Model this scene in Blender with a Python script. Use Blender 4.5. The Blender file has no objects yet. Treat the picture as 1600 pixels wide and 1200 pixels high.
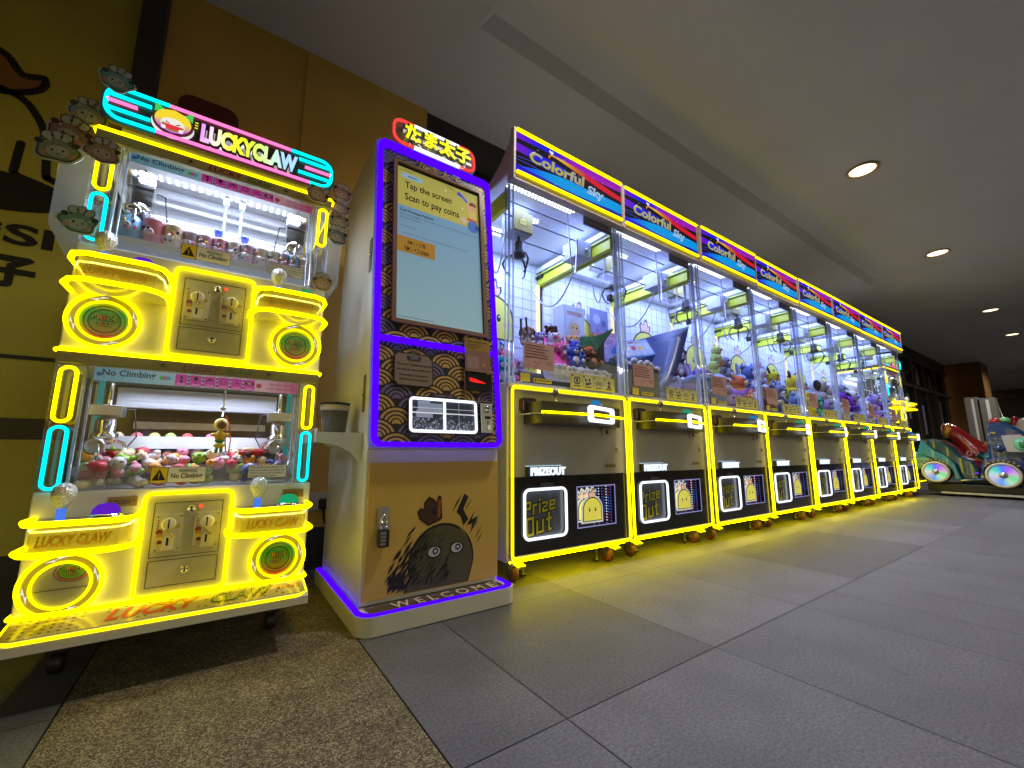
import bpy, bmesh, math, random
from math import sin, cos, pi, radians as R
from mathutils import Matrix, Vector
random.seed(7)
SC = bpy.context.scene
COL = SC.collection

# ------------------------------------------------------------------ camera, world, exposure
cam_d = bpy.data.cameras.new('camera'); cam = bpy.data.objects.new('camera', cam_d); COL.objects.link(cam)
cam.location = (0, 0, .575)
cam.rotation_euler = (R(90 + 9.231), 0, R(-34.706))
cam_d.sensor_width = 36; cam_d.lens = 14.636; cam_d.clip_start = .02; cam_d.clip_end = 400
SC.camera = cam
SC.view_settings.view_transform = 'Standard'; SC.view_settings.look = 'None'
SC.view_settings.exposure = 0.45; SC.view_settings.gamma = 1
W = bpy.data.worlds.new('World'); SC.world = W; W.use_nodes = True
nt = W.node_tree; bg = nt.nodes['Background']
sky = nt.nodes.new('ShaderNodeTexSky'); sky.sky_type = 'NISHITA'; sky.sun_disc = False
sky.sun_elevation = R(2.0); sky.sun_rotation = R(0); sky.air_density = 1.2
nt.links.new(sky.outputs[0], bg.inputs[0]); bg.inputs[1].default_value = .24
cy = SC.cycles
cy.max_bounces = 10; cy.diffuse_bounces = 4; cy.glossy_bounces = 4; cy.transmission_bounces = 4
cy.transparent_max_bounces = 80; cy.sample_clamp_indirect = 4; cy.caustics_reflective = False; cy.caustics_refractive = False
LAMP_CEIL, LAMP_CASE, NEON = 84.0, 11.0, .5      # lamp levels

# ------------------------------------------------------------------ helpers
def S(r, g, b):
    f = lambda v: (v/255/12.92 if v/255 <= .04045 else ((v/255+.055)/1.055)**2.4)
    return (f(r), f(g), f(b))

MATS = {}
def mat(name, col=(.8, .8, .8), rough=.5, metal=0, noise=0, nscale=20, bump=0, bscale=60, attr=False, coat=0, emit=0, spec=.5, selfcol=True):
    if name in MATS: return MATS[name]
    m = bpy.data.materials.new(name); m.use_nodes = True
    t = m.node_tree; p = t.nodes['Principled BSDF']
    p.inputs['Base Color'].default_value = (*col, 1); p.inputs['Roughness'].default_value = rough
    p.inputs['Metallic'].default_value = metal; p.inputs['Coat Weight'].default_value = coat
    p.inputs['Specular IOR Level'].default_value = spec
    src = None
    if attr:
        a = t.nodes.new('ShaderNodeAttribute'); a.attribute_name = 'Col'; src = a.outputs['Color']
    tc = t.nodes.new('ShaderNodeTexCoord')
    if noise:
        n = t.nodes.new('ShaderNodeTexNoise'); n.inputs['Scale'].default_value = nscale; n.inputs['Detail'].default_value = 6
        t.links.new(tc.outputs['Object'], n.inputs['Vector'])
        r = t.nodes.new('ShaderNodeMapRange'); r.inputs['From Min'].default_value = .3; r.inputs['From Max'].default_value = .7
        r.inputs['To Min'].default_value = 1-noise; r.inputs['To Max'].default_value = 1+noise*.6
        t.links.new(n.outputs['Fac'], r.inputs['Value'])
        x = t.nodes.new('ShaderNodeMix'); x.data_type = 'RGBA'; x.blend_type = 'MULTIPLY'; x.inputs['Factor'].default_value = 1
        if src: t.links.new(src, x.inputs['A'])
        else: x.inputs['A'].default_value = (*col, 1)
        t.links.new(r.outputs[0], x.inputs['B']); src = x.outputs['Result']
        r2 = t.nodes.new('ShaderNodeMapRange'); r2.inputs['To Min'].default_value = max(.02, rough-.12); r2.inputs['To Max'].default_value = min(1, rough+.12)
        t.links.new(n.outputs['Fac'], r2.inputs['Value']); t.links.new(r2.outputs[0], p.inputs['Roughness'])
    if src and selfcol:
        t.links.new(src, p.inputs['Base Color'])
    if not selfcol: p.inputs['Base Color'].default_value = (.01, .01, .01, 1)
    if bump:
        n = t.nodes.new('ShaderNodeTexNoise'); n.inputs['Scale'].default_value = bscale; n.inputs['Detail'].default_value = 8
        t.links.new(tc.outputs['Object'], n.inputs['Vector'])
        b = t.nodes.new('ShaderNodeBump'); b.inputs['Strength'].default_value = bump; b.inputs['Distance'].default_value = .01
        t.links.new(n.outputs['Fac'], b.inputs['Height']); t.links.new(b.outputs[0], p.inputs['Normal'])
    if emit:
        p.inputs['Emission Strength'].default_value = emit
        if src: t.links.new(src, p.inputs['Emission Color'])
        else: p.inputs['Emission Color'].default_value = (*col, 1)
    MATS[name] = m
    return m

def neon(name, col, s):
    if name in MATS: return MATS[name]
    m = bpy.data.materials.new(name); m.use_nodes = True; t = m.node_tree; t.nodes.clear()
    e = t.nodes.new('ShaderNodeEmission'); e.inputs[0].default_value = (*col, 1); e.inputs[1].default_value = s*NEON
    o = t.nodes.new('ShaderNodeOutputMaterial'); t.links.new(e.outputs[0], o.inputs[0])
    MATS[name] = m; return m

def glass(name, tint=(1, 1, 1), refl=.07, rough=.02, haze=0):
    if name in MATS: return MATS[name]
    m = bpy.data.materials.new(name); m.use_nodes = True; t = m.node_tree; t.nodes.clear()
    tr = t.nodes.new('ShaderNodeBsdfTransparent'); tr.inputs[0].default_value = (*tint, 1)
    gl = t.nodes.new('ShaderNodeBsdfGlossy'); gl.inputs['Roughness'].default_value = rough
    lw = t.nodes.new('ShaderNodeLayerWeight'); lw.inputs[0].default_value = .25
    mr = t.nodes.new('ShaderNodeMapRange'); mr.inputs['To Min'].default_value = refl*.6; mr.inputs['To Max'].default_value = min(1, refl*5)
    t.links.new(lw.outputs['Fresnel'], mr.inputs['Value'])
    mx = t.nodes.new('ShaderNodeMixShader'); t.links.new(mr.outputs[0], mx.inputs[0])
    t.links.new(tr.outputs[0], mx.inputs[1]); t.links.new(gl.outputs[0], mx.inputs[2])
    last = mx.outputs[0]
    if haze:
        df = t.nodes.new('ShaderNodeBsdfTranslucent'); df.inputs[0].default_value = (*tint, 1)
        d2 = t.nodes.new('ShaderNodeBsdfDiffuse'); d2.inputs[0].default_value = (*tint, 1)
        m0 = t.nodes.new('ShaderNodeMixShader'); t.links.new(df.outputs[0], m0.inputs[1]); t.links.new(d2.outputs[0], m0.inputs[2])
        m2 = t.nodes.new('ShaderNodeMixShader'); m2.inputs[0].default_value = haze
        t.links.new(last, m2.inputs[1]); t.links.new(m0.outputs[0], m2.inputs[2]); last = m2.outputs[0]
    o = t.nodes.new('ShaderNodeOutputMaterial'); t.links.new(last, o.inputs[0])
    MATS[name] = m; return m

class MB:
    def __init__(s, M=None): s.v = []; s.f = []; s.mi = []; s.c = []; s.sm = []; s.M = M or Matrix(); s.m = 0; s.col = (1, 1, 1)
    def add(s, vs, fs, sm=False, col=None, m=None, cols=None):
        o = len(s.v); s.v += [tuple(s.M @ Vector(p)) for p in vs]
        for k, f in enumerate(fs):
            s.f.append([i+o for i in f]); s.mi.append(s.m if m is None else m); s.sm.append(sm)
            s.c.append(cols[k] if cols else (col or s.col))
        return s
    def box(s, x0, x1, y0, y1, z0, z1, bev=0, **k):
        if bev:
            b = bmesh.new(); bmesh.ops.create_cube(b, size=1)
            for v in b.verts: v.co = ((x0+x1)/2+v.co.x*(x1-x0), (y0+y1)/2+v.co.y*(y1-y0), (z0+z1)/2+v.co.z*(z1-z0))
            bmesh.ops.bevel(b, geom=list(b.edges), offset=bev, segments=2, profile=.5, affect='EDGES')
            b.verts.index_update()
            s.add([v.co[:] for v in b.verts], [[v.index for v in f.verts] for f in b.faces], **k); b.free(); return s
        vs = [(x, y, z) for x in (x0, x1) for y in (y0, y1) for z in (z0, z1)]
        return s.add(vs, [(0, 1, 3, 2), (4, 6, 7, 5), (0, 4, 5, 1), (2, 3, 7, 6), (0, 2, 6, 4), (1, 5, 7, 3)], **k)
    def tube(s, path, r, closed=False, seg=8, cap=True, **k):
        P = [Vector(p) for p in path]; n = len(P); vs = []; rs = r if isinstance(r, (list, tuple)) else [r]*n
        up = None
        for i, p in enumerate(P):
            a = P[(i-1) % n] if (closed or i > 0) else P[i]; b = P[(i+1) % n] if (closed or i < n-1) else P[i]
            d = (b-a).normalized()
            if up is None:
                up = Vector((0, 0, 1)) if abs(d.z) < .9 else Vector((0, 1, 0))
            u = d.cross(up); u = u.normalized() if u.length > 1e-6 else d.orthogonal().normalized()
            w = u.cross(d).normalized(); up = w
            for j in range(seg):
                t = 2*pi*j/seg; vs.append(p+(u*cos(t)+w*sin(t))*rs[i])
        fs = []
        for i in range(n if closed else n-1):
            for j in range(seg):
                a, b = i*seg, ((i+1) % n)*seg; j2 = (j+1) % seg
                fs.append((a+j, b+j, b+j2, a+j2))
        if cap and not closed:
            fs.append(tuple(range(seg))[::-1]); fs.append(tuple((n-1)*seg+j for j in range(seg)))
        return s.add(vs, fs, sm=True, **k)
    def prism(s, poly, y0, y1, ax='y', **k):     # polygon in xz (or other plane) extruded along ax
        n = len(poly)
        def P(a, b, t): return (a, t, b) if ax == 'y' else ((a, b, t) if ax == 'z' else (t, a, b))
        vs = [P(a, b, y0) for a, b in poly]+[P(a, b, y1) for a, b in poly]
        fs = [tuple(range(n)), tuple(range(2*n-1, n-1, -1))]+[(i, i+n, (i+1) % n+n, (i+1) % n) for i in range(n)]
        return s.add(vs, fs, **k)
    def poly(s, poly, y, **k):
        return s.add([(a, y, b) for a, b in poly], [tuple(range(len(poly)))], **k)
    def ring(s, outer, inner, y0, y1, **k):
        n = len(outer)
        vs = [(a, y0, b) for a, b in outer]+[(a, y0, b) for a, b in inner]+[(a, y1, b) for a, b in outer]+[(a, y1, b) for a, b in inner]
        fs = []
        for i in range(n):
            j = (i+1) % n
            fs += [(i, j, n+j, n+i), (i, 2*n+i, 2*n+j, j), (n+i, n+j, 3*n+j, 3*n+i), (2*n+i, 3*n+i, 3*n+j, 2*n+j)]
        return s.add(vs, fs, **k)
    def lathe(s, prof, c=(0, 0, 0), seg=16, ax='z', **k):
        vs = []; n = len(prof)
        for r, h in prof:
            for j in range(seg):
                t = 2*pi*j/seg; a, b = r*cos(t), r*sin(t)
                q = (a, b, h) if ax == 'z' else ((a, h, b) if ax == 'y' else (h, a, b))
                vs.append((c[0]+q[0], c[1]+q[1], c[2]+q[2]))
        fs = [(i*seg+j, i*seg+(j+1) % seg, (i+1)*seg+(j+1) % seg, (i+1)*seg+j) for i in range(n-1) for j in range(seg)]
        if prof[0][0] > 1e-5: fs.append(tuple(range(seg))[::-1])
        if prof[-1][0] > 1e-5: fs.append(tuple((n-1)*seg+j for j in range(seg)))
        k.setdefault('sm', True)
        return s.add(vs, fs, **k)
    def ell(s, c, r, seg=12, rings=8, rot=None, **k):
        if not isinstance(r, (tuple, list)): r = (r, r, r)
        M = rot or Matrix(); vs = []
        for i in range(rings+1):
            a = pi*i/rings
            for j in range(seg):
                t = 2*pi*j/seg
                vs.append(Vector(c)+M @ Vector((r[0]*sin(a)*cos(t), r[1]*sin(a)*sin(t), r[2]*cos(a))))
        fs = [(i*seg+j, (i+1)*seg+j, (i+1)*seg+(j+1) % seg, i*seg+(j+1) % seg) for i in range(rings) for j in range(seg)]
        return s.add(vs, fs, sm=True, **k)
    def build(s, name, mats, parent=None, loc=None, kind=None):
        me = bpy.data.meshes.new(name); me.from_pydata(s.v, [], s.f)
        if not isinstance(mats, (list, tuple)): mats = [mats]
        for m in mats: me.materials.append(m)
        me.polygons.foreach_set('material_index', s.mi); me.polygons.foreach_set('use_smooth', s.sm)
        ca = me.color_attributes.new('Col', 'FLOAT_COLOR', 'CORNER')
        buf = []
        for f, c in zip(s.f, s.c): buf += [c[0], c[1], c[2], 1.0]*len(f)
        ca.data.foreach_set('color', buf)
        me.update()
        o = bpy.data.objects.new(name, me); COL.objects.link(o)
        if parent: o.parent = parent
        if loc: o.location = loc
        if kind: o['kind'] = kind
        return o

def rr(x0, x1, z0, z1, r, n=5):
    out = []
    for cx, cz, a in ((x1-r, z0+r, -90), (x1-r, z1-r, 0), (x0+r, z1-r, 90), (x0+r, z0+r, 180)):
        for i in range(n+1):
            t = R(a+90*i/n); out.append((cx+r*cos(t), cz+r*sin(t)))
    return out
def circ(cx, cz, r, n=24, a0=0, a1=360):
    return [(cx+r*cos(R(a0+(a1-a0)*i/n)), cz+r*sin(R(a0+(a1-a0)*i/n))) for i in range(n if a1-a0 == 360 else n+1)]
def tag(o, label=None, cat=None, group=None, kind=None):
    if label: o['label'] = label
    if cat: o['category'] = cat
    if group: o['group'] = group
    if kind: o['kind'] = kind
    return o
def thing(name, label, cat, loc=(0, 0, 0), rz=0, group=None, scale=1):
    o = bpy.data.objects.new(name, None); COL.objects.link(o); o.location = loc; o.rotation_euler = (0, 0, rz)
    o.scale = (scale,)*3; o.empty_display_size = .05
    return tag(o, label, cat, group)
def kids(o): return [c for c in bpy.data.objects if c.parent == o]
def copy_tree(o, parent=None, tree=None):
    if tree is None:
        tree = {}
        for c in bpy.data.objects:
            if c.parent: tree.setdefault(c.parent.name, []).append(c)
    c = o.copy(); COL.objects.link(c); c.parent = parent
    for ch in tree.get(o.name, []): copy_tree(ch, c, tree)
    return c

_TX = {}
def textmesh(s, off=0, shear=0):
    k = (s, off, shear)
    if k not in _TX:
        c = bpy.data.curves.new('lettering', 'FONT'); c.body = s; c.offset = off; c.shear = shear; c.resolution_u = 3
        o = bpy.data.objects.new('lettering', c); COL.objects.link(o)
        dg = bpy.context.evaluated_depsgraph_get(); me = bpy.data.meshes.new_from_object(o.evaluated_get(dg))
        vs = [v.co[:2] for v in me.vertices]; fs = [tuple(p.vertices) for p in me.polygons]
        bpy.data.objects.remove(o); bpy.data.curves.remove(c); bpy.data.meshes.remove(me)
        xs = [v[0] for v in vs]; ys = [v[1] for v in vs]
        x0, x1, y0, y1 = min(xs), max(xs), min(ys), max(ys)
        _TX[k] = ([((x-x0)/(x1-x0), (y-y0)/(y1-y0)) for x, y in vs], fs)
    return _TX[k]
def T(mb, s, x0, x1, z0, z1, y, off=.0, shear=0, grad=None, depth=0, flat=False, **k):
    """lettering that fills the rectangle x0..x1, z0..z1 and faces -y (flat: lies on the z = y plane)"""
    vs, fs = textmesh(s, off, shear)
    P = lambda x, t, yy: (x0+x*(x1-x0), z0+t*(z1-z0), yy) if flat else (x0+x*(x1-x0), yy, z0+t*(z1-z0))
    cols = None
    if grad:
        cols = []
        for f in fs:
            t = sum(vs[i][0] for i in f)/len(f)*(len(grad)-1); i = min(int(t), len(grad)-2); u = t-i
            cols.append(tuple(a*(1-u)+b*u for a, b in zip(grad[i], grad[i+1])))
    mb.add([P(a, b, y) for a, b in vs], fs, cols=cols, **k)
    if depth:
        cnt = {}
        for f in fs:
            for i in range(len(f)):
                e = (f[i], f[(i+1) % len(f)]); cnt[e] = 1
        edge = [e for e in cnt if (e[1], e[0]) not in cnt]
        vv = []; ff = []
        for a, b in edge:
            o = len(vv); vv += [P(*vs[a], y), P(*vs[b], y), P(*vs[b], y+depth), P(*vs[a], y+depth)]; ff.append((o, o+1, o+2, o+3))
        mb.add(vv, ff, **k)
    return mb

def lerp3(a, b, t): return tuple(x*(1-t)+y*t for x, y in zip(a, b))

# ------------------------------------------------------------------ materials
YEL = (1.0, .80, .0)
m_ny = neon('neon yellow', YEL, 6.2)
m_nyt = neon('neon yellow tall machine', YEL, 11.0)
m_under = neon('neon yellow under edge', YEL, 62.0)
m_nyu = neon('neon yellow topper', YEL, 3.6)
m_nc = neon('neon cyan', (.0, .85, .85), 3.2)
m_np = neon('neon pink', (1, .16, .42), 2.6)
m_nb = neon('neon violet blue', (.055, .0, 1), 2.6)
m_nw = neon('neon white', (.9, .95, 1), 2.4)
m_nr = neon('neon red', (1, .05, .04), 2.0)
m_led = neon('led diode', (.92, .95, 1), 6)
m_ledc = neon('led strip soft', (1, .97, .75), 2.2)
m_print = mat('printed surface', rough=.45, attr=True)
m_gprint = mat('glossy painted surface', rough=.22, attr=True, coat=.4)
m_backlit = mat('backlit print', rough=.4, attr=True, emit=.70, selfcol=False, spec=0)
m_screen = mat('lit screen', rough=.15, attr=True, emit=.38, spec=.3)
m_white = mat('white cabinet paint', (.74, .73, .70), .38, noise=.06, nscale=6)
m_cream = mat('cream cabinet paint', (.72, .70, .60), .4, noise=.05, nscale=5)
m_grey = mat('warm grey panel', (.42, .40, .36), .45, noise=.06, nscale=9)
m_dgrey = mat('dark grey panel', (.12, .12, .12), .5, noise=.1)
m_black = mat('black gloss panel', (.012, .012, .014), .18, noise=.15, nscale=14)
m_blackm = mat('black plastic', (.02, .02, .02), .45, noise=.1)
m_chrome = mat('chrome', (.8, .8, .82), .12, 1)
m_steel = mat('brushed steel', (.55, .55, .55), .32, 1, noise=.15, nscale=40)
m_case = mat('white case lining', (.78, .80, .84), .45, noise=.04)
m_lime = mat('lime yellow panel', (.72, .80, .03), .4, noise=.06)
m_plush = mat('plush fabric', rough=.95, attr=True, noise=.22, nscale=55, bump=.8, bscale=140, spec=.1)
m_toy = mat('vinyl toy', rough=.35, attr=True, noise=.05)
m_ceram = mat('cup glaze', rough=.25, attr=True, coat=.5)
m_paper = mat('paper', rough=.8, attr=True, noise=.08, nscale=30)
m_wheel = mat('caster wheel rubber', (.16, .045, .02), .5, noise=.2)
m_acr = glass('clear acrylic', (.97, .98, .99), .10)
m_acre = glass('acrylic post', (.86, .92, 1), .20, .05, haze=.26)
m_pane = glass('glass pane', (.985, .99, .995), .035)
m_acry = glass('yellow acrylic', (1, .93, .30), .08, .05, haze=.35)
m_frost = glass('frosted acrylic fence', (.95, .96, .97), .04, .15, haze=.10)
m_badge = mat('printed acrylic badge', rough=.2, attr=True, coat=.6)
m_wallp = mat('mustard wall paint', (.76, .49, .10), .75, noise=.12, nscale=2.2, bump=.15, bscale=90)
m_turf = mat('turf', (.02, .09, .03), .9, noise=.4, nscale=120, bump=1.0, bscale=200)

def two(n, cols): return [n]*cols

# ------------------------------------------------------------------ the setting
WALL_Y, CEIL = 2.36, 2.85
mb = MB()
mb.add([(-60, -60, -.006), (120, -60, -.006), (120, 40, -.006), (-60, 40, -.006)], [(0, 1, 2, 3)], col=(.03, .03, .03))
mb.build('ground', mat('ground concrete', (.06, .06, .06), .9, noise=.3, nscale=1), kind='structure')

def floor_tiles():
    rnd = random.Random(3); mb = MB()
    px, py, x0, y0 = .5905, .6375, .0855, .7645
    mb.add([(-9, -8, -.003), (30, -8, -.003), (30, 2.5, -.003), (-9, 2.5, -.003)], [(0, 1, 2, 3)], col=(.015, .015, .015))
    g = .0014
    dark = {(1, 0): .76, (0, 0): .92, (4, 0): .66, (5, 0): .70, (7, -1): .85}
    for iy in range(-13, 3):
        for ix in range(-16, 50):
            a, b = x0+ix*px, x0+(ix+1)*px; c, d = y0+iy*py, y0+(iy+1)*py
            d = min(d, 2.45)
            cuts = [a, b]
            if (iy == 0 and ix in (4, 7)) or (iy == -1 and ix in (3, 4, 8)): cuts = [a, (a+b)/2, b]
            for a2, b2 in zip(cuts, cuts[1:]):
                segs = [(a2, b2)]
                if b2 > -.243 and a2 < .402:
                    segs = []
                    if a2 < -.246: segs.append((a2, -.246))
                    if b2 > .405: segs.append((.405, b2))
                for a3, b3 in segs:
                    t = dark.get((ix, iy), rnd.uniform(.80, 1.12)); q = (.152*t, .151*t, .160*t)
                    mb.add([(a3+g, c+g, 0), (b3-g, c+g, 0), (b3-g, d-g, 0), (a3+g, d-g, 0)], [(0, 1, 2, 3)], col=q)
    m = mat('porcelain floor tile', rough=.56, attr=True, noise=.22, nscale=5, bump=.04, bscale=200, spec=.35)
    t = m.node_tree; p = t.nodes['Principled BSDF']       # fine speckle of the stoneware
    tc = [n for n in t.nodes if n.type == 'TEX_COORD'][0]
    n = t.nodes.new('ShaderNodeTexNoise'); n.inputs['Scale'].default_value = 150; n.inputs['Detail'].default_value = 7
    t.links.new(tc.outputs['Object'], n.inputs['Vector'])
    r = t.nodes.new('ShaderNodeMapRange'); r.inputs['From Min'].default_value = .35; r.inputs['From Max'].default_value = .65
    r.inputs['To Min'].default_value = .70; r.inputs['To Max'].default_value = 1.25; t.links.new(n.outputs['Fac'], r.inputs['Value'])
    x = t.nodes.new('ShaderNodeMix'); x.data_type = 'RGBA'; x.blend_type = 'MULTIPLY'; x.inputs['Factor'].default_value = 1
    old = p.inputs['Base Color'].links[0].from_socket
    t.links.new(old, x.inputs['A']); t.links.new(r.outputs[0], x.inputs['B']); t.links.new(x.outputs['Result'], p.inputs['Base Color'])
    # scuffs and a few blotches trodden into the tiles
    for (sx, sy, r, a) in ((1.0, 1.13, .022, .3), (.94, 1.03, .03, 1.0), (.66, 1.22, .018, .2), (1.66, .60, .012, 0), (1.53, .41, .03, .8), (.82, 1.10, .015, 2), (2.3, 1.0, .02, .5), (1.4, .95, .014, 1.4), (3.0, .7, .03, .2), (.7, .95, .016, 2.4)):
        pts = [(sx+r*rnd.uniform(.4, 1.1)*(cos(q)*cos(a)*1.6-sin(q)*sin(a)*.6), sy+r*rnd.uniform(.4, 1.1)*(cos(q)*sin(a)*1.6+sin(q)*cos(a)*.6), .0004) for q in [2*pi*k/14 for k in range(14)]]
        mb.add(pts, [tuple(range(14))], col=(.125, .122, .125))
    mb.build('floor', m, kind='structure')
floor_tiles()

def pebble_strip():
    m = bpy.data.materials.new('pebble wash'); m.use_nodes = True; t = m.node_tree; p = t.nodes['Principled BSDF']
    tc = t.nodes.new('ShaderNodeTexCoord')
    v = t.nodes.new('ShaderNodeTexVoronoi'); v.inputs['Scale'].default_value = 270; t.links.new(tc.outputs['Object'], v.inputs['Vector'])
    v.inputs['Randomness'].default_value = 1
    cr = t.nodes.new('ShaderNodeValToRGB'); cr.color_ramp.elements[0].color = (*S(104, 92, 68), 1); cr.color_ramp.elements[1].color = (*S(216, 200, 160), 1)
    e = cr.color_ramp.elements.new(.5); e.color = (*S(170, 152, 114), 1)
    sp = t.nodes.new('ShaderNodeSeparateColor'); t.links.new(v.outputs['Color'], sp.inputs[0]); t.links.new(sp.outputs[0], cr.inputs[0])
    r = t.nodes.new('ShaderNodeMapRange'); r.inputs['From Min'].default_value = .15; r.inputs['From Max'].default_value = .75; r.inputs['To Min'].default_value = 1; r.inputs['To Max'].default_value = .25
    t.links.new(v.outputs['Distance'], r.inputs['Value'])
    x = t.nodes.new('ShaderNodeMix'); x.data_type = 'RGBA'; x.blend_type = 'MULTIPLY'; x.inputs['Factor'].default_value = 1
    t.links.new(cr.outputs[0], x.inputs['A']); t.links.new(r.outputs[0], x.inputs['B']); t.links.new(x.outputs['Result'], p.inputs['Base Color'])
    ln = t.nodes.new('ShaderNodeTexNoise'); ln.inputs['Scale'].default_value = 9; ln.inputs['Detail'].default_value = 8; t.links.new(tc.outputs['Object'], ln.inputs['Vector'])
    lr = t.nodes.new('ShaderNodeMapRange'); lr.inputs['From Min'].default_value = .3; lr.inputs['From Max'].default_value = .7; lr.inputs['To Min'].default_value = .62; lr.inputs['To Max'].default_value = 1.2; t.links.new(ln.outputs['Fac'], lr.inputs['Value'])
    x2 = t.nodes.new('ShaderNodeMix'); x2.data_type = 'RGBA'; x2.blend_type = 'MULTIPLY'; x2.inputs['Factor'].default_value = 1
    t.links.new(x.outputs['Result'], x2.inputs['A']); t.links.new(lr.outputs[0], x2.inputs['B']); t.links.new(x2.outputs['Result'], p.inputs['Base Color'])
    b = t.nodes.new('ShaderNodeBump'); b.inputs['Strength'].default_value = .9; b.inputs['Distance'].default_value = .004; b.invert = True
    t.links.new(v.outputs['Distance'], b.inputs['Height']); t.links.new(b.outputs[0], p.inputs['Normal']); p.inputs['Roughness'].default_value = .7
    mb = MB(); mb.box(-.243, .402, -8, 2.4, -.002, .001)
    mb.build('pebble_path', m, kind='structure')
pebble_strip()

def ceiling():
    mb = MB(); z = CEIL; u = z+.07; x0, x1, x2, x3 = .95, 7.25, 9.75, 19.5; yb, yf = 1.68, -3.2
    m = mat('ceiling plaster', (.64, .63, .64), .9, noise=.06, nscale=1.2, bump=.05, bscale=40)
    def q(a, b, c, d, h): mb.add([(a, c, h), (b, c, h), (b, d, h), (a, d, h)], [(0, 1, 2, 3)])
    q(-8, 26, yb, WALL_Y+.2, z); q(-8, x0, yf, yb, z); q(x1, x2, yf, yb, z); q(x3, 26, yf, yb, z)
    for a, b in ((x0, x1), (x2, x3)):
        k = .06; q(a+k, b-k, yf, yb-k, u)          # tray with softly splayed sides
        mb.add([(a, yf, z), (a, yb, z), (a+k, yb-k, u), (a+k, yf, u)], [(0, 1, 2, 3)])
        mb.add([(b, yf, z), (b, yb, z), (b-k, yb-k, u), (b-k, yf, u)], [(0, 1, 2, 3)])
        mb.add([(a, yb, z), (b, yb, z), (b-k, yb-k, u), (a+k, yb-k, u)], [(0, 1, 2, 3)])
    mb.box(-8, 26, yf-.3, yf-.002, z-.25, u+.2)
    mb.box(-8, 26, yf-.3, WALL_Y+.5, u+.21, u+.4)
    mb.build('ceiling', m, kind='structure')
ceiling()

def downlight(x, y, z, label, on=True):
    t = thing('downlight', label, 'ceiling light', (x, y, z), group='round downlights in the ceiling')
    mb = MB(); mb.lathe([(.098, -.001), (.112, -.012), (.094, -.014), (.088, -.003)], seg=28)
    mb.build('trim_ring', mat('downlight trim', (.70, .42, .20), .4), t)
    mb = MB(); mb.lathe([(.0, -.006), (.090, -.005)], seg=28); mb.build('lens', neon('warm lamp lens', (1, .80, .50), 5), t)
    l = bpy.data.lights.new('downlight_lamp', 'SPOT'); l.energy = LAMP_CEIL; l.color = (1, .92, .82); l.spot_size = R(150); l.spot_blend = .8; l.shadow_soft_size = .09
    o = bpy.data.objects.new('downlight_lamp', l); COL.objects.link(o); o.parent = t; o.location = (0, 0, -.03)
    return t
downlight(1.65, .925, CEIL+.07, 'round warm downlight cut off by the top edge of the photo')
downlight(4.23, .927, CEIL+.07, 'largest fully visible round warm downlight, in the raised ceiling tray above the tall claw machines')
downlight(6.82, .934, CEIL+.07, 'round warm downlight right beside the far lip of the first ceiling tray')
downlight(10.40, .932, CEIL+.07, 'round warm downlight just past the near lip of the second ceiling tray')
downlight(12.95, .938, CEIL+.07, 'small downlight glowing deeper inside the second ceiling tray')
downlight(16.1, .938, CEIL+.07, 'farthest downlight, a tiny streak at the right edge of the photo')

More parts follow.
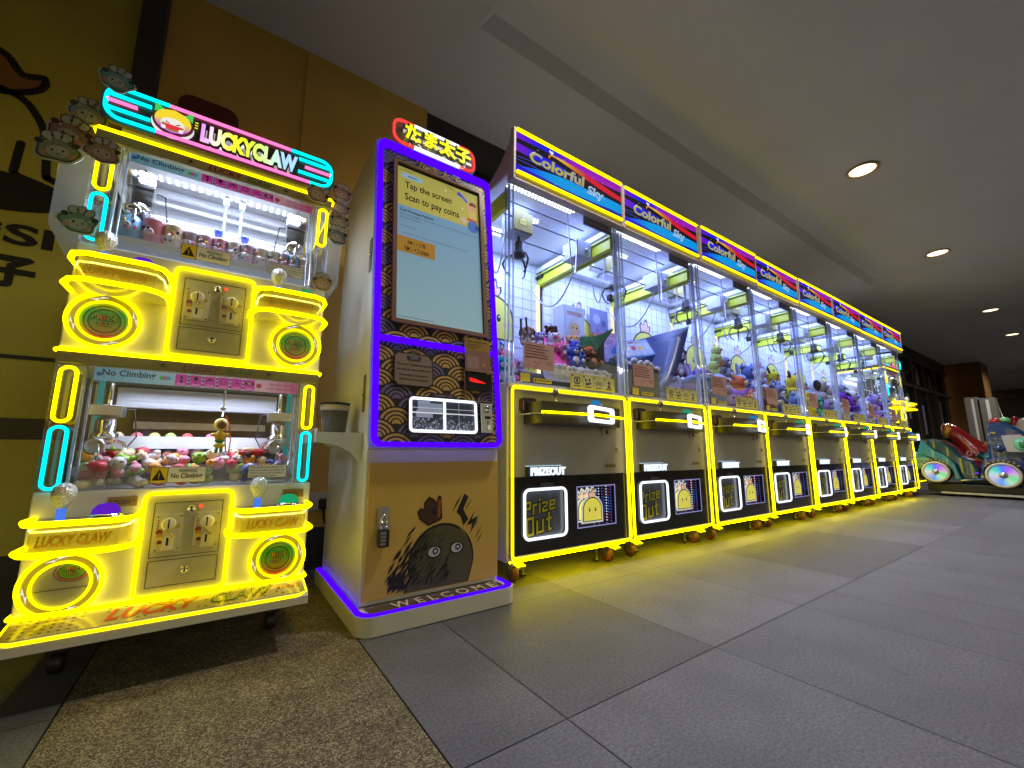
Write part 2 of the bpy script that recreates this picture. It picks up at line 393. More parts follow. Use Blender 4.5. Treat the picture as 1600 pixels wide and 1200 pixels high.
def walls():
    w = thing('wall', 'mustard yellow wall behind the white twin claw cabinet and the payment kiosk', 'wall', (0, WALL_Y, 0))
    mb = MB(); mb.box(-.395, .94, .0, .25, .20, CEIL+.1); mb.build('painted_panel', m_wallp, w)
    mb = MB(); mb.box(.209, .219, -.012, -.001, .21, CEIL-.01); mb.build('cover_strip', m_wallp, w)
    mb = MB(); mb.box(-6, .94, -.012, .25, 0, .197); mb.build('skirting', mat('dark stone skirting', (.05, .05, .05), .4, noise=.3, nscale=8), w)
    mb = MB(); mb.box(-.485, -.397, -.05, .25, .20, CEIL+.1); mb.build('dark_post', mat('slate post', (.045, .05, .055), .6, noise=.1), w)
    mb = MB(); mb.box(-.30, -.09, -.004, -.001, 2.05, 2.27); mb.v = mb.v
    mb = MB(); mb.prism(rr(-.315, -.075, 1.95, 2.285, .055), -.02, -.001); mb.build('dark_red_plaque', mat('dark red plaque', (.13, .025, .025), .6), w)
    # mural
    p = thing('mural', 'yellow mural panel with black bird outlines and partial lettering behind the white claw cabinet', 'mural', (0, WALL_Y, 0))
    mb = MB(); mb.box(-6, -.487, .0, .25, .20, CEIL+.1); mb.build('panel', mat('mural paint', (.62, .54, .07), .7, noise=.14, nscale=3, bump=.2, bscale=150), p)
    k = MB(); bl = (.008, .008, .007)
    def st(pts, r): # smooth brush stroke, slightly raised ribbon
        P = []
        for i in range(len(pts)-1):
            a = pts[max(i-1, 0)]; b = pts[i]; c = pts[i+1]; d = pts[min(i+2, len(pts)-1)]
            for u in [j/6 for j in range(6)]:
                P.append(tuple(.5*((2*b[q])+(-a[q]+c[q])*u+(2*a[q]-5*b[q]+4*c[q]-d[q])*u*u+(-a[q]+3*b[q]-3*c[q]+d[q])*u**3) for q in (0, 1)))
        P.append(pts[-1])
        n = len(P)
        for i in range(n-1):
            (x0, z0), (x1, z1) = P[i], P[i+1]; L = math.hypot(x1-x0, z1-z0) or 1; nx, nz = -(z1-z0)/L*r, (x1-x0)/L*r
            k.add([(x0+nx, -.002, z0+nz), (x0-nx, -.002, z0-nz), (x1-nx, -.002, z1-nz), (x1+nx, -.002, z1+nz)], [(0, 1, 2, 3)], col=bl)
        for (x, z) in P[::3]: k.poly(circ(x, z, r*1.02, 10), -.0022, col=bl)
    # comb
    k.poly([(-1.03, 2.0), (-1.06, 2.12), (-.95, 2.19), (-.86, 2.17), (-.80, 2.10), (-.745, 2.105), (-.75, 2.06), (-.82, 2.0), (-.92, 1.98)], -.0012, col=S(150, 105, 40))
    st([(-1.06, 2.12), (-.95, 2.185), (-.86, 2.165), (-.805, 2.10), (-.745, 2.115), (-.75, 2.06), (-.82, 2.01), (-.92, 1.99), (-1.03, 2.03)], .013)
    st([(-1.4, 1.6), (-1.25, 1.85), (-1.03, 2.0), (-.82, 2.005), (-.74, 1.93), (-.705, 1.83), (-.69, 1.70), (-.68, 1.68), (-.635, 1.665)], .013)
    st([(-.772, 1.80), (-.775, 1.70), (-.77, 1.665), (-.70, 1.645), (-.65, 1.63)], .013)
    k.poly([(-.90+.30*cos(a), 1.585+.085*sin(a)) for a in [2*pi*i/40 for i in range(40)]], -.0014, col=bl)
    T(k, 'aiSI', -.905, -.632, 1.375, 1.462, -.0022, off=.03, col=bl)
    T(k, '子', -.80, -.665, 1.20, 1.33, -.0022, off=.05, col=bl)
    k.box(-3, -.487, -.002, -.0005, .62, .70, col=S(70, 60, 25)); k.box(-3, -.487, -.004, -.001, .925, .94, col=bl)
    T(k, 'E', -.90, -.70, .74, .86, -.0022, off=.05, col=S(90, 76, 30))
    k.build('painted_lines', m_print, p)
walls()

def storefront():
    s = thing('storefront', 'dark glass shopfront with black mullions behind and beyond the row of tall claw machines', 'shopfront', (0, WALL_Y, 0))
    fr = mat('black window frame', (.015, .015, .017), .4)
    mb = MB(); mb.box(.942, 15.6, .02, .2, 2.60, CEIL+.1); mb.build('bulkhead', mat('dark bulkhead', (.04, .04, .045), .6, noise=.1), s)
    mb = MB(); mb.box(.942, 15.6, -.01, .10, 2.54, 2.598); mb.box(.942, 15.6, -.012, .10, 1.93, 2.0); mb.box(.942, 15.6, -.01, .10, 0, .14)
    x = .95
    while x < 15.6:
        mb.box(x, x+.07, -.016, .104, .142, 2.538); x += .93
    mb.build('window_frame', fr, s)
    g = mat('dark shop glass', (.008, .010, .013), .06, spec=.6)
    mb = MB(); mb.box(1.0, 15.6, .04, .06, .14, 1.93); mb.build('lower_glass', g, s)
    mb = MB(); mb.box(1.0, 15.6, .04, .06, 2.0, 2.54); mb.build('upper_glass', g, s)
    for x, z0, z1, w, c in ((11.55, 2.05, 2.4, .2, S(88, 84, 66)), (12.6, 2.05, 2.42, .25, S(66, 66, 58)), (13.7, 2.05, 2.4, .3, S(60, 58, 50)), (11.65, 1.25, 1.78, .16, S(90, 92, 50)), (12.75, .95, 1.6, .18, S(84, 80, 105)), (14.4, 1.2, 1.8, .2, S(50, 48, 44))):
        mb = MB(); mb.box(x, x+w, .030, .038, z0, z1, col=c); mb.build('poster', m_paper, s)
    p = thing('pillar', 'orange brown pillar at the far end of the shopfront behind the white cartons', 'pillar', (0, 0, 0))
    mb = MB(); mb.box(15.7, 16.7, 1.75, 2.9, 0, CEIL+.1); mb.build('shaft', mat('orange brown cladding', (.17, .085, .018), .6, noise=.15, nscale=2), p)
    mb = MB(); mb.box(15.66, 16.74, 1.71, 2.9, 0, .14); mb.build('plinth', m_dgrey, p)
    b = thing('building', 'unlit dark building front closing the far end of the walkway', 'building', (24, 0, 0))
    mb = MB(); mb.box(0, .3, -9, 3, 0, 3.4); mb.build('wall', mat('unlit facade', (.02, .02, .022), .7, noise=.2, nscale=2), b)
    for k in range(6):
        mb = MB(); mb.ring(rr(-1, .9, 0, 2.6, .01, 1), rr(-.95, .85, .05, 2.52, .01, 1), -.05, 0)
        mb.v = [(v[1]-.02, v[0]-7+k*1.9, v[2]) for v in mb.v]; mb.build('window', fr, b)
    # white cartons
    c = thing('carton', 'taller white carton standing by the orange brown pillar', 'carton', (14.2, 1.80, 0), group='white cartons')
    mb = MB(); mb.box(-.2, .2, -.11, .11, .55, 1.80, bev=.012); mb.build('box_body', mat('white carton', (.24, .235, .22), .8, noise=.08), c)
    mb = MB(); mb.box(-.203, -.201, -.04, .0, .60, 1.76); mb.build('tape', m_paper, c)
    mb = MB(); mb.box(-.19, .19, -.10, .10, 0, .548, col=(.1, .1, .1)); mb.build('plinth', m_dgrey, c)
    c = thing('carton', 'wider white carton beside the taller one, nearer the blue ride', 'carton', (14.15, 1.555, 0), group='white cartons')
    mb = MB(); mb.box(-.2, .2, -.12, .12, .62, 1.76, bev=.012); mb.build('box_body', MATS['white carton'], c)
    mb = MB(); mb.box(-.203, -.201, -.03, .02, .66, 1.72); mb.build('tape', m_paper, c)
    mb = MB(); mb.box(-.19, .19, -.10, .10, 0, .618, col=(.1, .1, .1)); mb.build('plinth', m_dgrey, c)
storefront()

# ------------------------------------------------------------------ twin deck claw cabinet
def claw_mech(t, x, y, z, s=1, name='claw', body=m_chrome, arms=m_chrome, n=3, open_=1.0):
    mb = MB()
    mb.lathe([(.0, .062*s), (.020*s, .06*s), (.024*s, .05*s), (.024*s, .018*s), (.030*s, .014*s), (.030*s, -.008*s), (.018*s, -.014*s), (.0, -.016*s)], (x, y, z), 14)
    mb.tube([(x, y, z+.06*s), (x, y, z+.16*s)], .006*s, seg=6)
    c = mb.build(name, body, t)
    for k in range(n):
        a = 2*pi*k/n+.5; d = (cos(a), sin(a)); q = MB()
        q.tube([(x+d[0]*r*s*open_, y+d[1]*r*s*open_, z+h*s) for r, h in ((.016, .0), (.045, -.012), (.058, -.045), (.046, -.082), (.030, -.095))], [.006*s, .005*s, .005*s, .004*s, .003*s], seg=6)
        q.build('prong', arms, c)
    return c

def loop(mb, x0, x1, z0, z1, y, r):
    mb.tube([(a, y, b) for a, b in rr(x0, x1, z0, z1, min(x1-x0, z1-z0)/2-.0005, 6)], r, closed=True, seg=8)

def control_shelf(t, xc, w, z, lab, bulb, dome_col, up):
    """glowing console shelf: clear box between two neon rims, bulb joystick and dome button on top"""
    h = .068; x0, x1 = xc-w/2, xc+w/2; yf = -.125
    def plan(ins, flare=0): 
        return [(x0+ins-flare, .0), (x0+ins-flare, yf*.55), (x0+ins+.012, yf*.86), (x0+ins+.04, yf+ins), (x1-ins-.04, yf+ins), (x1-ins-.012, yf*.86), (x1-ins+flare, yf*.55), (x1-ins+flare, .0)]
    mb = MB(); P = plan(.006); mb.prism(P, z-.004, z+.0, ax='z', col=(.05, .05, .06)); mb.prism(plan(.004), z-h-.004, z-h, ax='z', col=(.7, .65, .4))
    top = mb.build('control_shelf', m_gprint, t)
    mb = MB(); P = plan(.012); n = len(P)
    for i in range(n-1):
        a, b = P[i], P[i+1]
        mb.add([(a[0], a[1], z-h), (b[0], b[1], z-h), (b[0], b[1], z-.004), (a[0], a[1], z-.004)], [(0, 1, 2, 3)])
    mb.build('clear_front', m_acry, top)
    for zz in (z, z-h):
        mb = MB(); mb.tube([(a, b, zz) for a, b in plan(.0, .0 if zz == z else .006)], .0070, seg=8); mb.build('neon_rim', m_ny, top)
    mb = MB(); mb.tube([(a*.985+xc*.015, b+.004, z-.018) for a, b in plan(.010)], .0026, seg=6); mb.build('led_rope', neon('warm led rope', (1, .85, .25), 4), top)
    mb = MB(); T(mb, 'LUCKY CLAW', xc-w*.32, xc+w*.32, z-.052, z-.026, yf+.0065, off=.03, shear=.25, col=S(205, 150, 20)); mb.build('lettering', m_print, top)
    # joystick (clear bulb knob) and dome button
    jx, jy = x0+w*.30, yf*.55
    mb = MB(); mb.tube([(jx, jy, z), (jx, jy, z+.03)], .009, seg=10); j = mb.build('joystick', neon('blue lit collar', (.08, .25, 1), 1.2), t)
    mb = MB(); mb.lathe([(.008, .028), (.012, .034), (.022, .056), (.0235, .066), (.020, .080), (.010, .088), (0, .090)], (jx, jy, z), 14); mb.build('bulb_knob', mat('cut glass knob', (.75, .8, .85), .12, .55, bump=.8, bscale=220), j)
    bx, by = x0+w*.70, yf*.52
    mb = MB(); mb.lathe([(.034, 0), (.034, .005), (.029, .012), (.028, .012)], (bx, by, z), 18); q = mb.build('push_button', m_chrome, t)
    mb = MB(); mb.lathe([(.028, .012), (.026, .023), (.017, .033), (0, .037)], (bx, by, z), 18); mb.build('dome_cap', dome_col, q)
    if not up:
        mb = MB(); mb.box(bx-.01, bx+.05, -.003, -.0005, z+.02, z+.045, col=S(150, 120, 60)); T(mb, '* PUSH *', bx-.005, bx+.045, z+.026, z+.038, -.0035, col=S(60, 40, 20)); mb.build('label_plate', m_print, t)

def prize_ring(t, xc, zc, r, open_):
    mb = MB(); mb.ring(circ(xc, zc, r*.93, 32), circ(xc, zc, r*.73, 32), -.005, -.001, col=S(150, 140, 90)); d = mb.build('prize_door', m_gprint, t)
    mb = MB(); n = 40
    mb.tube([(a, -.0115, b) for a, b in circ(xc, zc, r, n)], .0042, closed=True, seg=8); mb.build('outer_neon', m_ny, d)
    mb = MB(); mb.tube([(a, -.009, b) for a, b in circ(xc, zc, r*.72, n)], .0030, closed=True, seg=8); mb.build('inner_neon', m_ny, d)
    for k in range(4):      # lightning marks
        a = k*pi/2+.25; cx, cz = xc+r*.85*cos(a), zc+r*.85*sin(a); ta = a+pi/2; mb = MB()
        u = (cos(ta), sin(ta)); v = (cos(a), sin(a))
        pts = [(-.022, .0), (-.002, .005), (-.004, .001), (.022, .0), (.002, -.005), (.004, -.001)]
        mb.poly([(cx+u[0]*p+v[0]*q, cz+u[1]*p+v[1]*q) for p, q in pts], -.0056)
        mb.build('lightning_mark', neon('bolt white', (1, .98, .8), 1.3), d)
    mb = MB(); R_ = r*.69
    if open_:
        mb.poly(circ(xc, zc, R_, 32), -.0012, col=S(150, 150, 165)); cx, cz, q = xc+.016, zc+.030, .62
        mb.box(xc-R_*.93, xc+R_*.93, -.0018, -.0013, zc-.012, zc-.0105, col=S(60, 60, 70))
    else:
        cx, cz, q = xc, zc, 1; n = 16       # green to red rainbow plate
        for i in range(n):
            t0, t1 = -1+2*i/n, -1+2*(i+1)/n
            g = [(S(206, 60, 40)), S(170, 150, 30), S(110, 170, 40), S(70, 160, 60), S(150, 165, 90)]
            u = (i+.5)/n*(len(g)-1); k = int(u); c = lerp3(g[k], g[min(k+1, len(g)-1)], u-k)
            w0, w1 = R_*math.sqrt(max(0, 1-t0*t0)), R_*math.sqrt(max(0, 1-t1*t1))
            mb.add([(xc-w0, -.0012, zc+t0*R_), (xc+w0, -.0012, zc+t0*R_), (xc+w1, -.0012, zc+t1*R_), (xc-w1, -.0012, zc+t1*R_)], [(0, 1, 2, 3)], col=c)
    rr2 = R_*.66*(1 if not open_ else .72)
    if open_: 
        mb.poly([(cx+rr2*1.25*cos(a), cz+rr2*.86*sin(a)-.004) for a in [2*pi*i/28 for i in range(28)]], -.0016, col=S(190, 110, 110))
        mb.poly([(cx+rr2*1.05*cos(a), cz+rr2*.8*sin(a)) for a in [2*pi*i/28 for i in range(28)]], -.0020, col=S(110, 150, 50))
    e = 1.0 if not open_ else .8
    ringp = lambda k: [(cx+rr2*k*(1 if not open_ else 1.1)*cos(a), cz+rr2*k*e*sin(a)) for a in [2*pi*i/28 for i in range(28)]]
    mb.ring(ringp(1.0), ringp(.96), -.0026, -.0016, col=(.01, .01, .01)); mb.ring(ringp(1.28), ringp(1.25), -.0026, -.0016, col=(.02, .05, .02))
    w = rr2*.80
    for s, z0, z1 in (('PRIZE', .06, .52), ('OUT', -.46, .0)):
        ww = w if s == 'PRIZE' else w*.68
        T(mb, s, cx-ww, cx+ww, cz+z0*rr2*1.0*e, cz+z1*rr2*e, -.0028, off=.05, col=(.01, .01, .01))
        T(mb, s, cx-ww*.97, cx+ww*.97, cz+(z0+.03)*rr2*e, cz+(z1-.03)*rr2*e, -.0036, off=.0, grad=[S(60, 210, 90), S(240, 190, 40), S(235, 90, 60), S(120, 200, 90), S(230, 200, 60)])
    mb.build('lettering', m_gprint, d)

def coin_panel(t, x0, x1, z0, z1):
    mb = MB(); mb.prism(rr(x0, x1, z0, z1, .014), -.006, -.0005); p = mb.build('coin_panel', mat('brushed coin panel', (.50, .48, .38), .5, .05, noise=.08, nscale=30), t)
    mb = MB(); mb.tube([(a, -.0125, b) for a, b in rr(x0-.002, x1+.002, z0-.002, z1+.002, .015)], .0043, closed=True, seg=8); mb.build('neon_border', m_ny, p)
    mb = MB(); w = x1-x0; h = z1-z0; bk = (.012, .012, .010)
    def frame(a, b, c, d): mb.ring([(a, c), (b, c), (b, d), (a, d)], [(a+.0012, c+.0012), (b-.0012, c+.0012), (b-.0012, d-.0012), (a+.0012, d-.0012)], -.0068, -.006, col=bk)
    frame(x0+.1*w, x1-.1*w, z0+.36*h, z1-.09*h); frame(x0+.1*w, x1-.1*w, z0+.07*h, z0+.33*h); mb.build('door_gap', m_print, p)
    for zz in (z1-.17*h, z0+.22*h):
        mb = MB(); mb.lathe([(.0105, -.006), (.0105, -.010), (.0075, -.011), (.007, -.009), (0, -.009)], ((x0+x1)/2+.004, 0, zz), 16, ax='y'); mb.box((x0+x1)/2+.003, (x0+x1)/2+.005, -.0098, -.009, zz-.005, zz+.005, m=1)
        mb.build('key_lock', [m_chrome, m_blackm], p)
    mb = MB(); mb.lathe([(.006, -.0062), (.005, -.009), (0, -.0095)], (x0+.63*w, 0, z1-.145*h), 10, ax='y'); mb.build('red_lamp', neon('small red lamp', (1, .12, .03), 1.6), p)
    for cx in (x0+.29*w, x0+.73*w):
        mb = MB(); a, b, c, d = cx-.030, cx+.030, z0+.42*h, z0+.79*h
        mb.prism(rr(a, b, c, d, .003, 2), -.014, -.006, col=S(205, 200, 170))
        mb.lathe([(.017, -.014), (.017, -.018), (.013, -.020), (0, -.020)], (cx-.001, 0, d-.026), 18, ax='y', col=S(225, 220, 200))
        mb.box(cx-.0025, cx+.0005, -.0205, -.019, d-.038, d-.013, col=(.01, .01, .01))
        for ax_, az in ((a+.004, d-.005), (b-.005, d-.005), (a+.005, c+.005), (b-.005, c+.006)): mb.lathe([(.0022, -.0142), (.0015, -.016), (0, -.016)], (ax_, 0, az), 8, ax='y', col=(.1, .09, .06))
        # printed picture: swirl of a small figure, kept generic
        for k in range(5): mb.poly(circ(a+.010+k*.001, c+.052-k*.009, .0075-.0006*k, 12), -.0143-k*.0001, col=[S(150, 70, 25), S(200, 150, 60), S(235, 205, 90), S(120, 60, 30), S(220, 190, 120)][k])
        mb.poly(circ(b-.011, d-.034, .006, 12), -.0143, col=S(190, 170, 90))
        for k in range(4): mb.poly(circ(a+.006, d-.016-k*.007, .0022, 8), -.0143, col=S(170, 80, 40))
        # return chute and lever
        mb.prism([(cx-.012, c+.004), (cx+.013, c+.004), (cx+.015, c+.036), (cx-.010, c+.036)], -.021, -.014, col=S(228, 220, 190)); mb.prism([(cx-.002, c+.016), (cx+.0025, c+.016), (cx+.0025, c+.037), (cx-.002, c+.037)], -.0215, -.0205, col=(.01, .01, .01))
        mb.tube([(cx-.006, -.018, c+.058), (cx+.008, -.022, c+.042), (cx+.014, -.022, c+.038)], [.0022, .003, .004], seg=8, col=S(190, 165, 90))
        mb.build('coin_slot', m_gprint, p)

def banner(t, x0, x1, z0, z1, y):
    mb = MB(); n = 24; g = [S(110, 170, 205), S(150, 205, 232), S(190, 220, 236), S(225, 215, 225), S(240, 190, 215), S(205, 70, 140)]
    for i in range(n):
        u = (i+.5)/n*(len(g)-1); k = int(u); c = lerp3(g[k], g[min(k+1, 5)], u-k); a, b = x0+(x1-x0)*i/n, x0+(x1-x0)*(i+1)/n
        mb.box(a, b, y, y+.0015, z0, z1, col=c)
    w = x1-x0; h = z1-z0
    T(mb, 'No Climbing', x0+.03*w, x0+.255*w, z0+.28*h, z0+.92*h, y-.0006, off=.02, col=S(25, 35, 60))
    mb.poly(circ(x0+.018*w, (z0+z1)/2, .006, 10), y-.0004, col=S(40, 90, 170))
    for k, c in enumerate((S(60, 190, 110), S(230, 90, 110), S(90, 170, 220))): mb.poly(circ(x0+(.285+.014*k)*w, z0+h*.55, .006, 10), y-.0005-k*.0001, col=c)
    for k in range(6):
        a = x0+(.345+.069*k)*w; b = a+.058*w
        mb.prism(rr(a, b, z0+.03*h, z1-.03*h, .003, 2), y-.0006, y-.0001, col=S(225, 60, 190)); cx, cz = (a+b)/2, z0+.62*h; bk = (.02, .0, .02)
        if k == 0: [mb.box(cx-.003, cx+.003, y-.001, y-.0007, cz-.012+.011*q, cz-.004+.011*q, col=bk) for q in (0, 1)]
        if k == 1: mb.poly(circ(cx, cz+.003, .006, 10), y-.001, col=bk); mb.box(cx-.001, cx+.001, y-.001, y-.0007, cz-.013, cz, col=bk)
        if k == 2: mb.prism([(cx-.012, cz-.004), (cx, cz+.001), (cx+.012, cz-.004), (cx+.002, cz+.006), (cx-.002, cz+.006)], y-.001, y-.0007, col=bk)
        if k == 3: mb.ring(circ(cx, cz, .009, 14), circ(cx, cz, .0078, 14), y-.001, y-.0007, col=bk)
        if k == 4: [mb.tube([(cx, y-.001, cz), (cx+.008*sin(q), y-.001, cz+.008*cos(q))], .0008, seg=4, col=bk) for q in (0, 2.2, -2.2)]
        if k == 5: mb.box(cx-.012, cx+.012, y-.001, y-.0007, cz-.004, cz+.004, col=bk); mb.box(cx-.005, cx+.005, y-.0014, y-.001, cz-.002, cz+.002, col=S(220, 210, 150))
        mb.box(a+.003, b-.003, y-.001, y-.0007, z0+.12*h, z0+.16*h, col=S(250, 200, 240)); mb.box(a+.005, b-.005, y-.001, y-.0007, z0+.22*h, z0+.25*h, col=S(250, 200, 240))
        if k < 5: [mb.box(b+.001, b+.0048, y-.0008, y-.0004, z0+q*h, z0+(q+.2)*h, col=bk) for q in (.12, .42, .72)]
    T(mb, 'Grab the gift and drop it through', x0+.83*w, x0+.965*w, z0+.56*h, z0+.82*h, y-.0006, col=S(90, 40, 70)); T(mb, 'the chute completely to win your prize', x0+.815*w, x0+.985*w, z0+.18*h, z0+.44*h, y-.0006, col=S(90, 40, 70))
    mb.poly([(x0+.772*w+.007*cos(q)*(1+.25*(i % 2)), z0+.5*h+.007*sin(q)*(1+.25*(i % 2))) for i, q in enumerate([2*pi*i/12 for i in range(12)])], y-.0005, col=S(200, 60, 90))
    mb.build('instruction_banner', mat('banner print', rough=.4, attr=True, emit=.18), t)

def warn_stickers(t, z0, y):
    mb = MB()
    a, b, c, d = -.095, .030, z0+.012, z0+.056
    mb.box(a, b, y, y+.0006, c, d, col=(.01, .01, .01)); mb.box(a+.001, a+.036, y-.0004, y, c+.001, d-.001, col=S(235, 205, 30)); mb.box(a+.038, b-.001, y-.0004, y, c+.001, d-.001, col=S(235, 235, 235))
    mb.prism([(a+.003, c+.007), (a+.034, c+.007), (a+.0185, d-.006)], y-.0008, y-.0004, col=(.01, .01, .01)); mb.box(a+.0175, a+.0195, y-.0012, y-.0008, c+.016, c+.028, col=S(235, 205, 30)); mb.box(a+.0175, a+.0195, y-.0012, y-.0008, c+.011, c+.0135, col=S(235, 205, 30))
    T(mb, 'WARNING', a+.062, b-.022, d-.016, d-.006, y-.0007, off=.01, col=(.03, .03, .03)); T(mb, 'No Climbing', a+.045, b-.008, c+.008, c+.026, y-.0007, off=.02, col=(.03, .03, .03))
    mb.build('warning_sticker', m_print, t)
    mb = MB(); a, b, c, d = .135, .240, z0+.018, z0+.058
    mb.box(a, b, y, y+.0006, c, d, col=(.02, .02, .02)); mb.box(a+.001, b-.001, y-.0004, y, c+.001, d-.001, col=S(225, 225, 228))
    for k, s in enumerate(('When the gift is stuck with the claw,', 'insert more credits, use joystick and', 'START button to move the gift or', 'the baffle plate to release it.')):
        T(mb, s, a+.004, b-.006-(.018 if k == 3 else 0), d-.0115-k*.0088, d-.0045-k*.0088, y-.0007, off=.01, col=(.02, .02, .02))
    mb.build('notice_sticker', m_print, t)

def badge(t, x, y, z, s, rot, col, seed):
    """clear acrylic cut-out of an invented round creature in a cook's hat, stuck to the cabinet"""
    rnd = random.Random(seed); col = tuple(.62*c+.10 for c in col); M = Matrix.Translation((x, y, z)) @ Matrix.Rotation(R(rot), 4, 'Y') @ Matrix.Scale(s, 4)
    mb = MB(M); lobes = []
    for i in range(36):
        a = 2*pi*i/36; r = .46+.035*sin(3*a+seed)+.03*cos(5*a+seed*2); lobes.append((r*cos(a)*1.05, r*sin(a)*.82))
    dk = tuple(c*.22 for c in col); lt = lerp3(col, (.6, .56, .5), .4)
    mb.prism([(a*1.12, b*1.14) for a, b in lobes], -.02, .03, col=lerp3(col, (.6, .6, .6), .6))
    mb.prism(lobes, -.03, -.019, col=dk); mb.prism([(a*.91, b*.9) for a, b in lobes], -.036, -.029, col=col)
    for k in (-1, 0, 1):
        mb.poly(circ(.20*k, .44+.05*(k == 0), .17, 14), -.030, col=dk); mb.poly(circ(.20*k, .44+.05*(k == 0), .135, 14), -.037, col=lerp3((.46, .46, .46), col, .35))
    mb.poly([(.26*cos(a), -.06+.20*sin(a)) for a in [2*pi*i/20 for i in range(20)]], -.038, col=lt)
    for k in (-1, 1):
        mb.poly(circ(.12*k, -.02, .035, 8), -.040, col=(.02, .02, .02)); mb.poly(circ(.30*k, -.16, .09, 10), -.0385, col=lerp3(col, (.6, .2, .2), .5)); mb.poly(circ(.40*k, .22, .10, 10), -.038, col=dk)
    mb.poly([(-.05, -.12), (.05, -.12), (0, -.16)], -.040, col=(.1, .03, .03))
    for k in range(5): mb.poly(circ(rnd.uniform(-.32, .32), rnd.uniform(-.36, .3), .035, 8), -.0375, col=lerp3(col, (.8, .8, .3), rnd.random()*.6))
    return mb.build('badge', m_badge, t)

